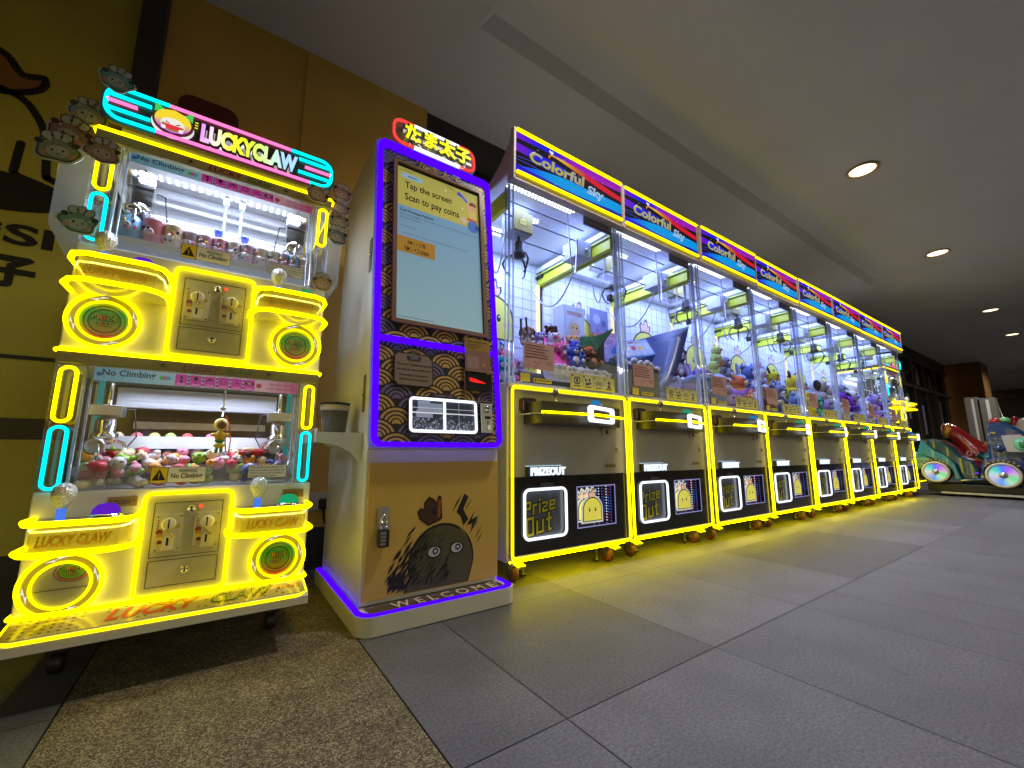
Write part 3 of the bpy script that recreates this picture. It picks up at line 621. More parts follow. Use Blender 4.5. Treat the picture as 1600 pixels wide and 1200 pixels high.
def lucky(loc, label, rz=0, scale=1, near=True):
    t = thing('claw_cabinet', label, 'claw machine', loc, rz, group='white twin deck claw cabinets', scale=scale)
    H = .315; D = .46
    LAYERS = ((.18, .0), (.852, .0))
    # cabinet shell
    mb = MB()
    for z0, z1 in ((.15, .474), (.808, 1.146), (1.462, 1.50)):
        mb.box(-H, H, .0, D, z0, z1, bev=.004)
    mb.box(-H, H, D-.02, D, .476, .806); mb.box(-H, H, D-.02, D, 1.148, 1.46)
    mb.build('cabinet', m_white, t)
    # base skirt
    mb = MB(); mb.prism([(-.001, .178), (-.095, .158), (-.105, .150), (-.105, .128), (-.02, .122), (D, .122), (D, .148), (-.001, .148)], -H, H, ax='x'); mb.v = mb.v
    b = mb.build('base_skirt', m_cream, t)
    mb = MB(); mb.add([(-H+.006, -.004, .1785), (H-.006, -.004, .1785), (H-.006, -.093, .1598), (-H+.006, -.093, .1598)], [(0, 1, 2, 3)], col=S(190, 175, 120))
    rnd = random.Random(2)
    for i in range(40):
        for j in range(5):
            u = -H+.02+i*.0155; v = -.014-j*.016
            if abs(u+.0) > .30 or (i > 6 and i < 38 and rnd.random() < .75): continue
            zz = .1791+(v+.004)*.0187/.089; mb.add([(u, v, zz), (u+.006, v, zz), (u+.006, v-.004, zz-.0008), (u, v-.004, zz-.0008)], [(0, 1, 2, 3)], col=S(90, 80, 30))
    q = mb.build('tread_plate', m_gprint, b)
    Mt = Matrix.Translation((0, -.004, .1793)) @ Matrix.Rotation(math.atan2(.0187, .089), 4, 'X')
    mb = MB(Mt); T(mb, 'LUCKY', -.14, .05, -.072, -.020, .0004, off=.03, shear=.35, flat=True, col=S(225, 70, 40)); T(mb, 'CLAW', .075, .225, -.072, -.020, .0004, off=.02, shear=.35, flat=True, col=S(40, 120, 50)); T(mb, 'CLAW', .079, .221, -.068, -.024, .0010, off=-.012, shear=.35, flat=True, col=S(190, 190, 90))
    [mb.add([(.236+k*.013, -.050, .0004), (.245+k*.013, -.050, .0004), (.247+k*.013, -.034, .0004), (.238+k*.013, -.034, .0004)], [(0, 1, 2, 3)], col=S(200, 110, 50)) for k in range(5)]; mb.build('lettering', m_gprint, q)
    mb = MB(); mb.tube([(-H-.004, D-.02, .181), (-H-.004, .004, .181), (-H+.004, -.006, .181), (H-.004, -.006, .181), (H+.004, .004, .181), (H+.004, D-.02, .181)], .006, seg=8); mb.tube([(-H+.003, -.02, .172), (-H+.003, -.09, .157), (-H+.03, -.104, .1545), (H-.03, -.104, .1545), (H-.003, -.09, .157), (H-.003, -.02, .172)], .0035, seg=6); mb.build('neon_strip', m_ny, b)
    for x in (-H+.07, H-.07):
        for y in (.12, D-.05):
            mb = MB(); mb.box(x-.022, x+.022, y-.02, y+.02, .055, .121, bev=.003); f = mb.build('foot', m_blackm, t)
            mb = MB(); mb.lathe([(.026, -.014), (.028, -.008), (.028, .008), (.026, .014)], (x, y, .029), 16, ax='x'); mb.build('wheel', m_blackm, f)
    # header bands and neon strips
    for z0, z1 in ((.806, .836), (1.457, 1.487)):
        mb = MB(); mb.box(-H, H, -.012, .02, z0, z1, bev=.002); h = mb.build('header_band', mat('olive header', (.33, .30, .10), .4, noise=.05), t)
        mb = MB(); T(mb, 'LUCKY', -.055, .038, z0+.006, z1-.007, -.0128, off=.03, shear=.2, col=S(150, 40, 20)); T(mb, 'CLAW', .050, .125, z0+.006, z1-.007, -.0128, off=.03, shear=.2, col=S(60, 140, 50)); T(mb, 'CLAW', .052, .123, z0+.009, z1-.010, -.0134, off=-.01, shear=.2, col=S(120, 120, 40))
        for x in (-.10, .165):
            mb.poly([(x+(.010 if i % 2 == 0 else .003)*cos(a), (z0+z1)/2+(.010 if i % 2 == 0 else .003)*sin(a)) for i, a in enumerate([2*pi*i/10+.3 for i in range(10)])], -.0128, col=S(50, 60, 30))
        mb.build('lettering', m_gprint, h)
        mb = MB(); mb.tube([(-H-.004, D-.02, z1+.005), (-H-.004, .004, z1+.005), (-H+.004, -.008, z1+.005), (H-.004, -.008, z1+.005), (H+.004, .004, z1+.005), (H+.004, D-.02, z1+.005)], .0065, seg=8); mb.build('neon_strip', m_ny, h)
    # console details
    for i, (z0, k) in enumerate(LAYERS):
        zc = .248 if i == 0 else .930
        prize_ring(t, -.236, zc, .0745, i == 0); prize_ring(t, .236, zc, .0745, False)
        coin_panel(t, -.096, .100, *((.192, .458) if i == 0 else (.856, 1.120)))
        tz = .410 if i == 0 else 1.072
        control_shelf(t, -.205, .20, tz, '', True, neon('violet dome', (.16, .02, .75), 1.0), i == 1)
        control_shelf(t, .205, .205, tz, '', True, neon('green dome', (.02, .55, .22), .9), i == 1)
        # window
        w0, w1 = (.476, .806) if i == 0 else (1.148, 1.457)
        mb = MB(); mb.box(-H+.060, H-.055, -.001, .002, w0, w1); mb.build('window_pane', m_pane, t)
        for sx in (-1, 1):     # bevelled clear corner posts with neon loops
            a, b2 = (-H, -H+.058) if sx < 0 else (H-.053, H)
            mb = MB(); mb.box(a, b2, -.004, .030, w0+.001, w1-.001, bev=.003); mb.build('corner_post', m_acr, t)
            for y in (.012, .10, D-.08):
                pass
            mb = MB(); mb.box(sx*H-.0015, sx*H+.0015, .032, D-.022, w0+.002, w1-.002); mb.build('side_pane', m_pane, t)
            mb = MB(); mb.tube([((b2 if sx < 0 else a), .0, w0+.003), ((b2 if sx < 0 else a), .0, w1-.003)], .004, seg=8); mb.tube([((b2+.012 if sx < 0 else a-.012), .014, w0+.003), ((b2+.012 if sx < 0 else a-.012), .014, w1-.003)], .003, seg=8); mb.build('post_edge', m_acre, t)
            xm = (a+b2)/2; zs = w0+.17 if i == 0 else w0+.152; hw = .0155 if sx < 0 else .013
            mb = MB(); loop(mb, xm-hw, xm+hw, zs+.006, w1-.012, -.010, .0042); mb.build('neon_loop', m_ny, t)
            mb = MB(); loop(mb, xm-hw, xm+hw, w0+.006, zs-.008, -.010, .0042); mb.build('neon_loop', m_nc if not (i == 1 and sx > 0) else m_acre, t)
        banner(t, -H+.075, H-.06, w1-.034 if i else w1-.040, w1-.004, .004)
        warn_stickers(t, w0, -.0025)
        # clear fence
        mb = MB(); mb.box(-H+.06, H-.058, .010, .014, w0, w0+(.062 if i == 0 else .072)); mb.build('fence', m_frost, t)
        # interior
        mb = MB(); mb.box(-H+.03, H-.03, D-.035, D-.021, w0, w1); 
        if i == 0:
            mb.build('back_panel', mat('dark mirror panel', (.06, .065, .08), .18, .5, noise=.25, nscale=5), t)
            mb = MB(); mb.box(-.22, .215, .20, .24, .712, .774, bev=.003)
            for k in range(4): mb.box(-.219, .214, .197, .1995, .719+k*.013, .724+k*.013)
            mb.build('light_bar', mat('white extruded rail', (.62, .64, .72), .35), t)
            mb = MB(); mb.box(-H+.07, H-.07, .17, .30, .598, .604); mb.box(-H+.07, H-.07, .166, .170, .584, .622); mb.build('shelf', mat('frosted white shelf', (.78, .79, .83), .35, noise=.05), t)
            mb = MB(); mb.box(-.2, .2, D-.05, D-.036, .655, .68); mb.build('back_rail', m_steel, t)
        else:
            mb.build('back_panel', m_case, t)
            mb = MB(); mb.box(-.268, .262, .03, .424, 1.4485, 1.4605)
            for y_, zb_ in ((.165, 1.428), (.235, 1.436), (.315, 1.418), (.385, 1.43)): mb.prism([(y_, 1.448), (y_+.004, zb_), (y_+.018, zb_-.002), (y_+.024, 1.448)], -.262, .258, ax='x')
            mb.build('louvre', m_case, t)
            for y_, z_, n_, dash in ((.085, 1.446, 2, 0), (.270, 1.4465, 1, 0), (.419, 1.376, 1, 1)):
                mb = MB()
                for r_ in range(n_):
                    for k in range(22):
                        x = -.225+k*.0208
                        if dash: mb.box(x, x+.006, y_, y_+.004, z_, z_+.020)
                        else: mb.box(x, x+.008, y_+r_*.022, y_+r_*.022+.010, z_, z_+.002)
                mb.build('led_row', m_led if y_ != .270 else neon('led soft', (.8, .85, 1), 2.0), t)
            mb = MB(); mb.box(-H+.062, H-.06, .02, .10, 1.176, 1.196); mb.build('cup_ledge', m_case, t)
            for x in (.0, .045):
                mb = MB(); mb.tube([(x, .07, 1.43), (x, .07, 1.285)], .004, seg=8); mb.box(x-.008, x+.008, .062, .078, 1.40, 1.43); mb.build('hanging_rod', m_acre, t)
        # claws left and right
        for sx in (-1, 1):
            z_ = .60 if i == 0 else 1.30
            c = claw_mech(t, sx*(H-.10), .085, z_+.01, 1.0, body=m_chrome, arms=m_chrome)
            mb = MB(); mb.box(sx*(H-.10)-.034, sx*(H-.10)+.034, .05, .12, z_+.075, z_+.105, bev=.002); mb.box(sx*(H-.10)-.03, sx*(H-.10)+.03, .06, .11, z_+.02, z_+.074) if i else None
            mb.lathe([(.018, 0), (.024, -.004), (.018, -.012), (.012, -.004)], (sx*(H-.10)-.01, .045, z_-.01), 14, ax='y')
            mb.build('claw_carriage', m_steel if i == 0 else m_chrome, c)
            mb = MB(); mb.tube([(sx*(H-.085), .1, z_+.1), (sx*(H-.15), .13, z_+.10), (sx*(H-.16), .15, z_+.02), (sx*(H-.13), .12, z_-.04)], .0022, seg=6); mb.build('cable', m_blackm, c)
            if i:
                mb = MB(); [mb.ell((sx*(H-.10)-.022+q*.022, .055, z_+.118), .0125, 10, 6) for q in (0, 1, 2)]; mb.build('knob', m_ceram, c)
            mb = MB(); mb.tube([(sx*(H-.07), .15, w0+.01), (sx*(H-.07), .15, w1-.01)], .004, seg=6); mb.tube([(sx*(H-.055), .20, w0+.01), (sx*(H-.055), .20, w1-.01)], .004, seg=6); mb.build('edge_light', neon('dim yellow edge', (.9, .7, .05), .6) if i else neon('dim teal edge', (.05, .55, .5), .45), t)
        l = bpy.data.lights.new('case_lamp', 'AREA'); l.shape = 'RECTANGLE'; l.size = .45; l.size_y = .05; l.color = (.68, .78, 1); l.energy = 1.5 if i == 0 else 2.6
        o = bpy.data.objects.new('case_lamp', l); COL.objects.link(o); o.parent = t; o.location = (0, .075 if i == 0 else .03, w1-(.045 if i == 0 else .038)); o.rotation_euler = (0 if i == 0 else R(12), 0, 0)
        if i:
            l = bpy.data.lights.new('case_lamp', 'AREA'); l.shape = 'RECTANGLE'; l.size = .45; l.size_y = .03; l.color = (.70, .80, 1); l.energy = 1.3
            o = bpy.data.objects.new('case_lamp', l); COL.objects.link(o); o.parent = t; o.location = (0, .40, 1.33); o.rotation_euler = (R(215), 0, 0)
    # top sign
    sz0, sz1 = 1.514, 1.636
    mb = MB(); mb.prism(rr(-H+.0, H-.0, sz0, sz1, .04, 6), -.020, -.008); s = mb.build('sign_board', mat('smoked sign board', (.07, .07, .07), .25, noise=.1), t)
    mb = MB(); mb.box(-H+.05, H-.05, -.006, .03, 1.50, 1.60); mb.build('sign_stand', m_white, s)
    def seg(name, m, pts): q = MB(); q.tube([(a, -.026, b) for a, b in pts], .0052, seg=8); q.build(name, m, s)
    a, b, r = -H+.012, H-.012, .036; zb, zt = sz0+.012, sz1-.012
    arc = lambda cx, cz, a0, a1: [(cx+r*cos(R(a0+(a1-a0)*i/6)), cz+r*sin(R(a0+(a1-a0)*i/6))) for i in range(7)]
    seg('neon_cyan', m_nc, [(-.165, zt)]+arc(a+r, zt-r, 90, 180)+arc(a+r, zb+r, 180, 270)+[(-.19, zb)])
    seg('neon_cyan', m_nc, [(.17, zt)]+arc(b-r, zt-r, 90, 0)+arc(b-r, zb+r, 0, -90)+[(.235, zb)])
    seg('neon_pink', m_np, [(-.163, zt), (.168, zt)]); seg('neon_pink', m_np, [(-.188, zb), (.233, zb)])
    for x0, x1, z, m in ((a, -.205, sz0+.083, m_nc), (a, -.235, sz0+.064, m_np), (a, -.205, sz0+.040, m_nc), (.195, b, sz0+.088, m_nc), (.215, b, sz0+.064, m_np), (.195, b, sz0+.040, m_nc)):
        seg('neon_bar', m, [(x0, z), (x1, z)])
    mb = MB(); lx0, lx1 = -.083, .190
    T(mb, 'LUCKYCLAW', lx0-.003, lx1+.005, sz0+.017, sz0+.088, -.026, off=.11, depth=.004, col=(.02, .012, .012)); mb.build('letter_back', m_print, s)
    mb = MB(); T(mb, 'LUCKYCLAW', lx0-.002, lx1+.001, sz0+.010, sz0+.074, -.0225, off=.15, col=(.75, .75, .8)); mb.build('letter_shadow', mat('white letter back', (.8, .8, .85), .4, emit=.3), s)
    mb = MB(); T(mb, 'LUCKYCLAW', lx0, lx1, sz0+.022, sz0+.086, -.034, off=.06, depth=.008, grad=[(.62, .22, .85), (.80, .70, .55), (.75, .72, .03), (.62, .72, .02), (.55, .78, .12), (.50, .80, .45), (.30, .52, .85), (.30, .55, .95)], col=(.02, .012, .012)); mb.build('lettering', mat('lit letter face', rough=.4, attr=True, emit=1.0), s)
    # emblem: yellow and violet mop of hair over a slice of melon, between two green leaves
    ex, ez = -.152, sz0+.060; mb = MB()
    E = lambda rx, rz, dx=0, dz=0, a0=0, a1=360, n=28: [(ex+dx+rx*cos(R(a0+(a1-a0)*i/n)), ez+dz+rz*sin(R(a0+(a1-a0)*i/n))) for i in range(n+(a1-a0 != 360))]
    mb.prism(E(.052, .042, .0, -.010), -.0225, -.0205, col=(.75, .75, .78)); mb.prism(E(.050, .044), -.026, -.0226, col=(.06, .015, .012))
    for sx in (-1, 1): mb.prism([(ex+sx*.022, ez+.030), (ex+sx*.046, ez+.050), (ex+sx*.046, ez+.018)], -.0275, -.0262, col=(.06, .55, .10))
    n = 10
    for i in range(n):
        t0, t1 = -1+2*i/n, -1+2*(i+1)/n; w0, w1 = [.044*math.sqrt(max(0, 1-q*q)) for q in (t0, t1)]; c = lerp3((.45, .05, .55), (.85, .66, .03), min(1, max(0, (i-1)/4)))
        mb.add([(ex-w0, -.0282, ez+t0*.039), (ex+w0, -.0282, ez+t0*.039), (ex+w1, -.0282, ez+t1*.039), (ex-w1, -.0282, ez+t1*.039)], [(0, 1, 2, 3)], col=c)
    mb.poly(E(.029, .022, 0, -.012), -.0286, col=(.80, .78, .76))
    for sx in (-1, 1): mb.poly([(ex+sx*.018, ez-.004), (ex+sx*.007, ez-.008), (ex+sx*.008, ez-.0105), (ex+sx*.017, ez-.008)], -.0290, col=(.02, .02, .02))
    mb.poly(E(.027, .022, 0, -.012, 180, 360), -.0292, col=(.03, .30, .05)); mb.poly(E(.024, .018, 0, -.0125, 180, 360), -.0296, col=(.75, .04, .05))
    for x in (-.012, -.003, .006, .013): mb.poly(circ(ex+x, ez-.021, .0013, 6), -.030, col=(.02, .01, .01))
    for x in (-.021, .021): mb.poly(circ(ex+x, ez-.026, .0058, 10), -.0298, col=(.85, .85, .85))
    for k in range(3): mb.box(ex+.052, ex+.060, -.028, -.0265, ez+.006+k*.009-.002, ez+.006+k*.009+.001, col=(.9, .75, .05))
    mb.build('emblem', mat('lit emblem', rough=.4, attr=True, emit=.7), s)
    if near:
        # clear side wings with cut-out badges
        wg = glass('cloudy side wing', (.9, .93, .92), .10, .06, haze=.3)
        mb = MB(); mb.prism([(-H-.001, 1.05), (-H-.001, 1.44), (-H-.075, 1.44), (-H-.075, 1.20)], .05, .054); mb.build('side_wing', wg, t)
        mb = MB(); mb.prism([(H+.001, 1.10), (H+.05, 1.19), (H+.06, 1.46), (H+.001, 1.46)], .05, .054); mb.build('side_wing', wg, t)
        for (x, y, z, s_, rot, c, sd) in ((-.345, .02, 1.535, .082, 8, S(120, 140, 165), 1), (-.372, .015, 1.455, .088, 14, S(120, 75, 80), 2), (-.385, .010, 1.395, .088, -8, S(95, 115, 80), 3),
                (-.292, -.02, 1.41, .072, 6, S(150, 115, 60), 4), (-.312, -.03, 1.185, .074, 5, S(70, 150, 120), 5), (-.285, -.038, 1.632, .074, 10, S(40, 150, 160), 6),
                (.262, -.025, 1.490, .070, 30, S(190, 150, 60), 7), (.352, .03, 1.555, .068, 10, S(165, 90, 95), 8), (.349, .025, 1.492, .068, 14, S(130, 105, 150), 9),
                (.352, .03, 1.437, .068, -6, S(120, 115, 85), 10), (.346, .025, 1.374, .072, 4, S(60, 80, 115), 11), (.300, -.03, 1.158, .062, -4, S(190, 150, 80), 12)):
            badge(t, x, y, z, s_, rot, c, sd)
    return t
LC = lucky((-.058, 1.55, 0), 'near white twin deck claw cabinet with yellow and cyan neon at the far left')
lucky((7.80, 1.72, 0), 'twin deck claw cabinet partly hidden at the far end of the tall claw machine row', scale=1.16, near=False)

# prizes inside the near cabinet
def toy_ball(col, name='toy_ball'): pass
def small_toys():
    rnd = random.Random(11); X0, Y0 = -.058, 1.55
    pal = [('pink', S(235, 150, 175)), ('red', S(205, 45, 60)), ('lime green', S(150, 190, 60)), ('orange', S(240, 160, 50)), ('cream', S(235, 215, 170)), ('white', S(225, 220, 225)), ('lilac', S(180, 150, 200)), ('blue', S(60, 90, 190))]
    protos = {}
    def make(kind, nm, col):
        mb = MB()
        if kind == 'ball':
            mb.ell((0, 0, .016), .016, 12, 8, col=col)
            for k in range(6): a = k*1.05; mb.ell((.013*cos(a), .013*sin(a), .021), (.005, .005, .004), 6, 4, col=tuple(c*.6 for c in col))
        elif kind == 'bun':
            mb.ell((0, 0, .012), (.023, .016, .012), 12, 8, col=col); mb.ell((.018, 0, .020), .009, 10, 6, col=col); mb.ell((-.016, .004, .018), .006, 8, 6, col=(.8, .75, .7))
        elif kind == 'flower':
            for k in range(5): a = 2*pi*k/5; mb.ell((.011*cos(a), .011*sin(a), .012), (.009, .009, .008), 8, 6, col=col)
            mb.ell((0, 0, .017), .007, 8, 6, col=S(240, 210, 90))
        else:
            mb.ell((0, 0, .010), (.032, .012, .010), 12, 8, col=col); mb.ell((.024, 0, .014), (.012, .010, .010), 8, 6, col=(.85, .8, .75)); mb.ell((.0, .0, .017), (.014, .008, .006), 8, 6, col=S(240, 210, 60))
        return mb.build('small_toy', m_toy)
    n = 0
    for row in range(7):
        for i in range(15):
            kind = rnd.choice(['ball', 'bun', 'flower', 'ball', 'bun']); nm, col = rnd.choice(pal[:6] if i < 11 else pal)
            if i >= 12 and 1 < row < 5: continue
            if row > 4 and i % 5 == 4: continue
            k = (kind, nm)
            word = {'ball': 'knobbly ball toy', 'bun': 'bun shaped rubber toy', 'flower': 'flower shaped squishy toy'}[kind]
            if k not in protos: o = protos[k] = make(kind, nm, col)
            else: o = protos[k].copy(); COL.objects.link(o)
            lay = row % 2; x = -.235+i*.0335+rnd.uniform(-.008, .008); y = (.034+row*.036 if row < 5 else .030+.006*(row-5))+rnd.uniform(-.006, .008)
            z = .505+(.012 if row < 1 else .032+.004*row)*(1+rnd.uniform(-.3, .3))+.010*sin(i*.9)
            if row > 4: z = .479+.022*(row-5)+rnd.uniform(0, .006)
            o.location = (X0+x, Y0+y, z); o.rotation_euler = (rnd.uniform(-.5, .5), rnd.uniform(-.5, .5), rnd.uniform(0, 6))
            sc = rnd.uniform(.85, 1.2); o.scale = (sc,)*3
            tag(o, f'tiny {nm} {word} heaped on the floor of the lower claw window', 'toy', f'{nm} {word}s in the lower claw window'); n += 1
    # bigger red toy car at the right of the heap
    t = thing('toy_car', 'long red and white toy racing car lying on top of the heap of tiny toys', 'toy', (X0+.15, Y0+.075, .562), .5)
    mb = MB(); mb.ell((0, 0, .01), (.05, .018, .012), 14, 8, col=S(200, 30, 35)); mb.ell((-.015, 0, .018), (.028, .013, .010), 10, 6, col=S(240, 200, 150)); mb.build('body', m_toy, t)
    for a in (-.028, .03):
        for b in (-.017, .017): mb = MB(); mb.lathe([(.009, -.003), (.009, .003)], (a, b, .004), 10, ax='y', col=(.03, .03, .03)); mb.build('wheel', m_toy, t)
    # pastel domes behind the shelf edge
    for i, (x, nm, c) in enumerate(((-.205, 'cream', S(240, 220, 170)), (-.160, 'rose', S(235, 130, 140)), (-.118, 'pale yellow', S(235, 225, 140)), (-.078, 'pale green', S(190, 220, 130)), (-.035, 'coral', S(230, 110, 110)), (.028, 'bright pink', S(250, 130, 200)))):
        mb = MB(); mb.lathe([(.0, 0), (.016, .001), (.017, .012), (.013, .024), (.006, .030), (0, .031)], seg=14, col=c)
        o = mb.build('capsule', m_toy); o.location = (X0+x, Y0+.20, .6045); tag(o, f'{nm} domed capsule standing on the white shelf of the lower claw window', 'capsule', 'pastel capsules on the white shelf')
    # hanging key chain: plain little hooded figure
    t = thing('keychain', 'yellow hooded toy figure keychain with a red strap hanging in the lower claw window', 'keychain', (X0+.054, Y0+.02, .63))
    mb = MB(); mb.tube([(0, 0, .052), (.003, 0, .075), (0, 0, .10), (.001, 0, .135)], .0022, seg=6); mb.ell((0, 0, .078), (.008, .003, .008), 8, 6); mb.build('chain', m_chrome, t)
    mb = MB(); mb.ell((0, 0, .028), (.019, .016, .019), 14, 10, col=S(235, 210, 70)); mb.ell((0, 0, -.008), (.014, .011, .017), 12, 8, col=S(230, 190, 50)); mb.ell((-.015, 0, -.004), (.011, .005, .006), 8, 6, col=S(235, 200, 60)); mb.ell((.015, 0, -.004), (.010, .005, .006), 8, 6, col=S(235, 200, 60)); mb.ell((0, 0, -.022), (.013, .010, .008), 10, 6, col=S(60, 150, 60)); mb.ell((0, 0, -.036), (.015, .012, .009), 10, 6, col=S(235, 215, 80))
    mb.ell((-.006, 0, -.050), (.005, .006, .010), 8, 6, col=S(70, 170, 70)); mb.ell((.006, 0, -.050), (.005, .006, .010), 8, 6, col=S(70, 170, 70)); mb.build('figure', m_toy, t)
    mb = MB(); mb.ell((.002, -.010, .026), (.013, .008, .013), 12, 8, col=S(110, 50, 45)); mb.build('face', m_toy, t)
    mb = MB(); mb.tube([(.010, 0, .055), (.020, 0, .03), (.028, 0, -.02), (.026, 0, -.055), (.018, 0, -.055), (.014, 0, -.02), (.012, 0, .03)], .0018, seg=6, col=S(215, 50, 60)); mb.build('strap', m_toy, t)
    # cups on the upper ledge
    cups = [(-.222, 'sky blue bottle shaped like a whale', S(120, 175, 220), .030, .082), (-.170, 'pink mug with a white face patch', S(235, 150, 180), .028, .070), (-.122, 'cream tumbler with a green band', S(240, 222, 205), .026, .066),
            (-.079, 'lilac tumbler with a small dark figure', S(190, 180, 215), .021, .060), (-.042, 'pink tumbler with a drawn girl', S(225, 175, 210), .021, .060), (-.004, 'rose tumbler with a round face', S(232, 165, 200), .021, .060),
            (.034, 'white tumbler with red and yellow shapes', S(232, 232, 236), .021, .060), (.072, 'lavender tumbler with a tall pattern', S(195, 182, 220), .023, .060), (.112, 'white tumbler with orange fruit shapes', S(236, 232, 230), .021, .060),
            (.148, 'white tumbler with a yellow bird shape', S(232, 234, 236), .021, .060), (.182, 'pale violet tall cup', S(190, 185, 222), .018, .062), (.213, 'baby blue tumbler', S(140, 195, 232), .021, .060), (.250, 'pale pink tumbler at the right end', S(228, 196, 212), .021, .056)]
    for i, (x, nm, c, r, h) in enumerate(cups):
        t = thing('cup', f'{nm} standing on the ledge of the upper claw window', 'cup', (X0+x, Y0+.050, 1.1965), rz=-.3, group='cups on the upper ledge')
        mb = MB()
        if i == 0: mb.lathe([(r*.8, 0), (r, .01), (r*1.02, h*.45), (r*.85, h*.8), (r*.4, h), (0, h*1.02)], seg=18, col=c)
        else: mb.lathe([(r*.86, 0), (r*.9, .003), (r, h*.96), (r*1.04, h), (r*.9, h), (r*.86, h*.9), (0, h*.9)], seg=18, col=c)
        mb.build('cup_body', m_ceram, t)
        if i > 0: mb = MB(); mb.lathe([(r*1.05, h), (r*1.05, h+.005), (r*.6, h+.008), (0, h+.008)], seg=18, col=lerp3(c, (.8, .8, .8), .4)); mb.build('lid', m_ceram, t)
        mb = MB(); k = [S(60, 60, 80), S(235, 120, 150), S(235, 190, 70), S(90, 90, 120), S(225, 90, 70)]; rnd2 = random.Random(i)
        for q in range(6):
            a = -1.57+rnd2.uniform(-.8, .8); zz = rnd2.uniform(.2, .75)*h; rr_ = r*(.9+.1*zz/h)+.0012
            if i == 0: rr_ = r*1.03
            mb.ell((rr_*cos(a), rr_*sin(a), zz), (.005, .0018, .006), 8, 4, col=rnd2.choice(k))
        mb.ell((0, -r*.985, h*.45), (r*.45, .0022, r*.4), 10, 5, col=lerp3(c, (.85, .8, .8), .7)); mb.ell((-r*.2, -r*1.03, h*.5), (.0022, .0012, .0028), 6, 4, col=(.03, .03, .04)); mb.ell((r*.2, -r*1.03, h*.5), (.0022, .0012, .0028), 6, 4, col=(.03, .03, .04))
        mb.build('printed_motif', m_ceram, t)
        if i == 0: mb = MB(); mb.ell((.022, .0, .085), (.010, .006, .018), 10, 6, col=S(110, 115, 130)); mb.ell((.030, 0, .045), (.006, .008, .020), 8, 6, col=S(110, 115, 130)); mb.build('fin', m_ceram, t)
    for x, nm in ((-.012, 'left'), (.062, 'right')):
        mb = MB(); mb.lathe([(.010, 0), (.0125, .016), (.013, .020), (.010, .020), (0, .018)], seg=12, col=(.10, .16, .85)); o = mb.build('blue_token_cup', m_gprint); o.location = (X0+x, Y0+.07, 1.283)
        tag(o, f'tiny blue cup dangling beside the {nm} clear rod of the upper claw window', 'cup', 'tiny blue cups'); 
small_toys()

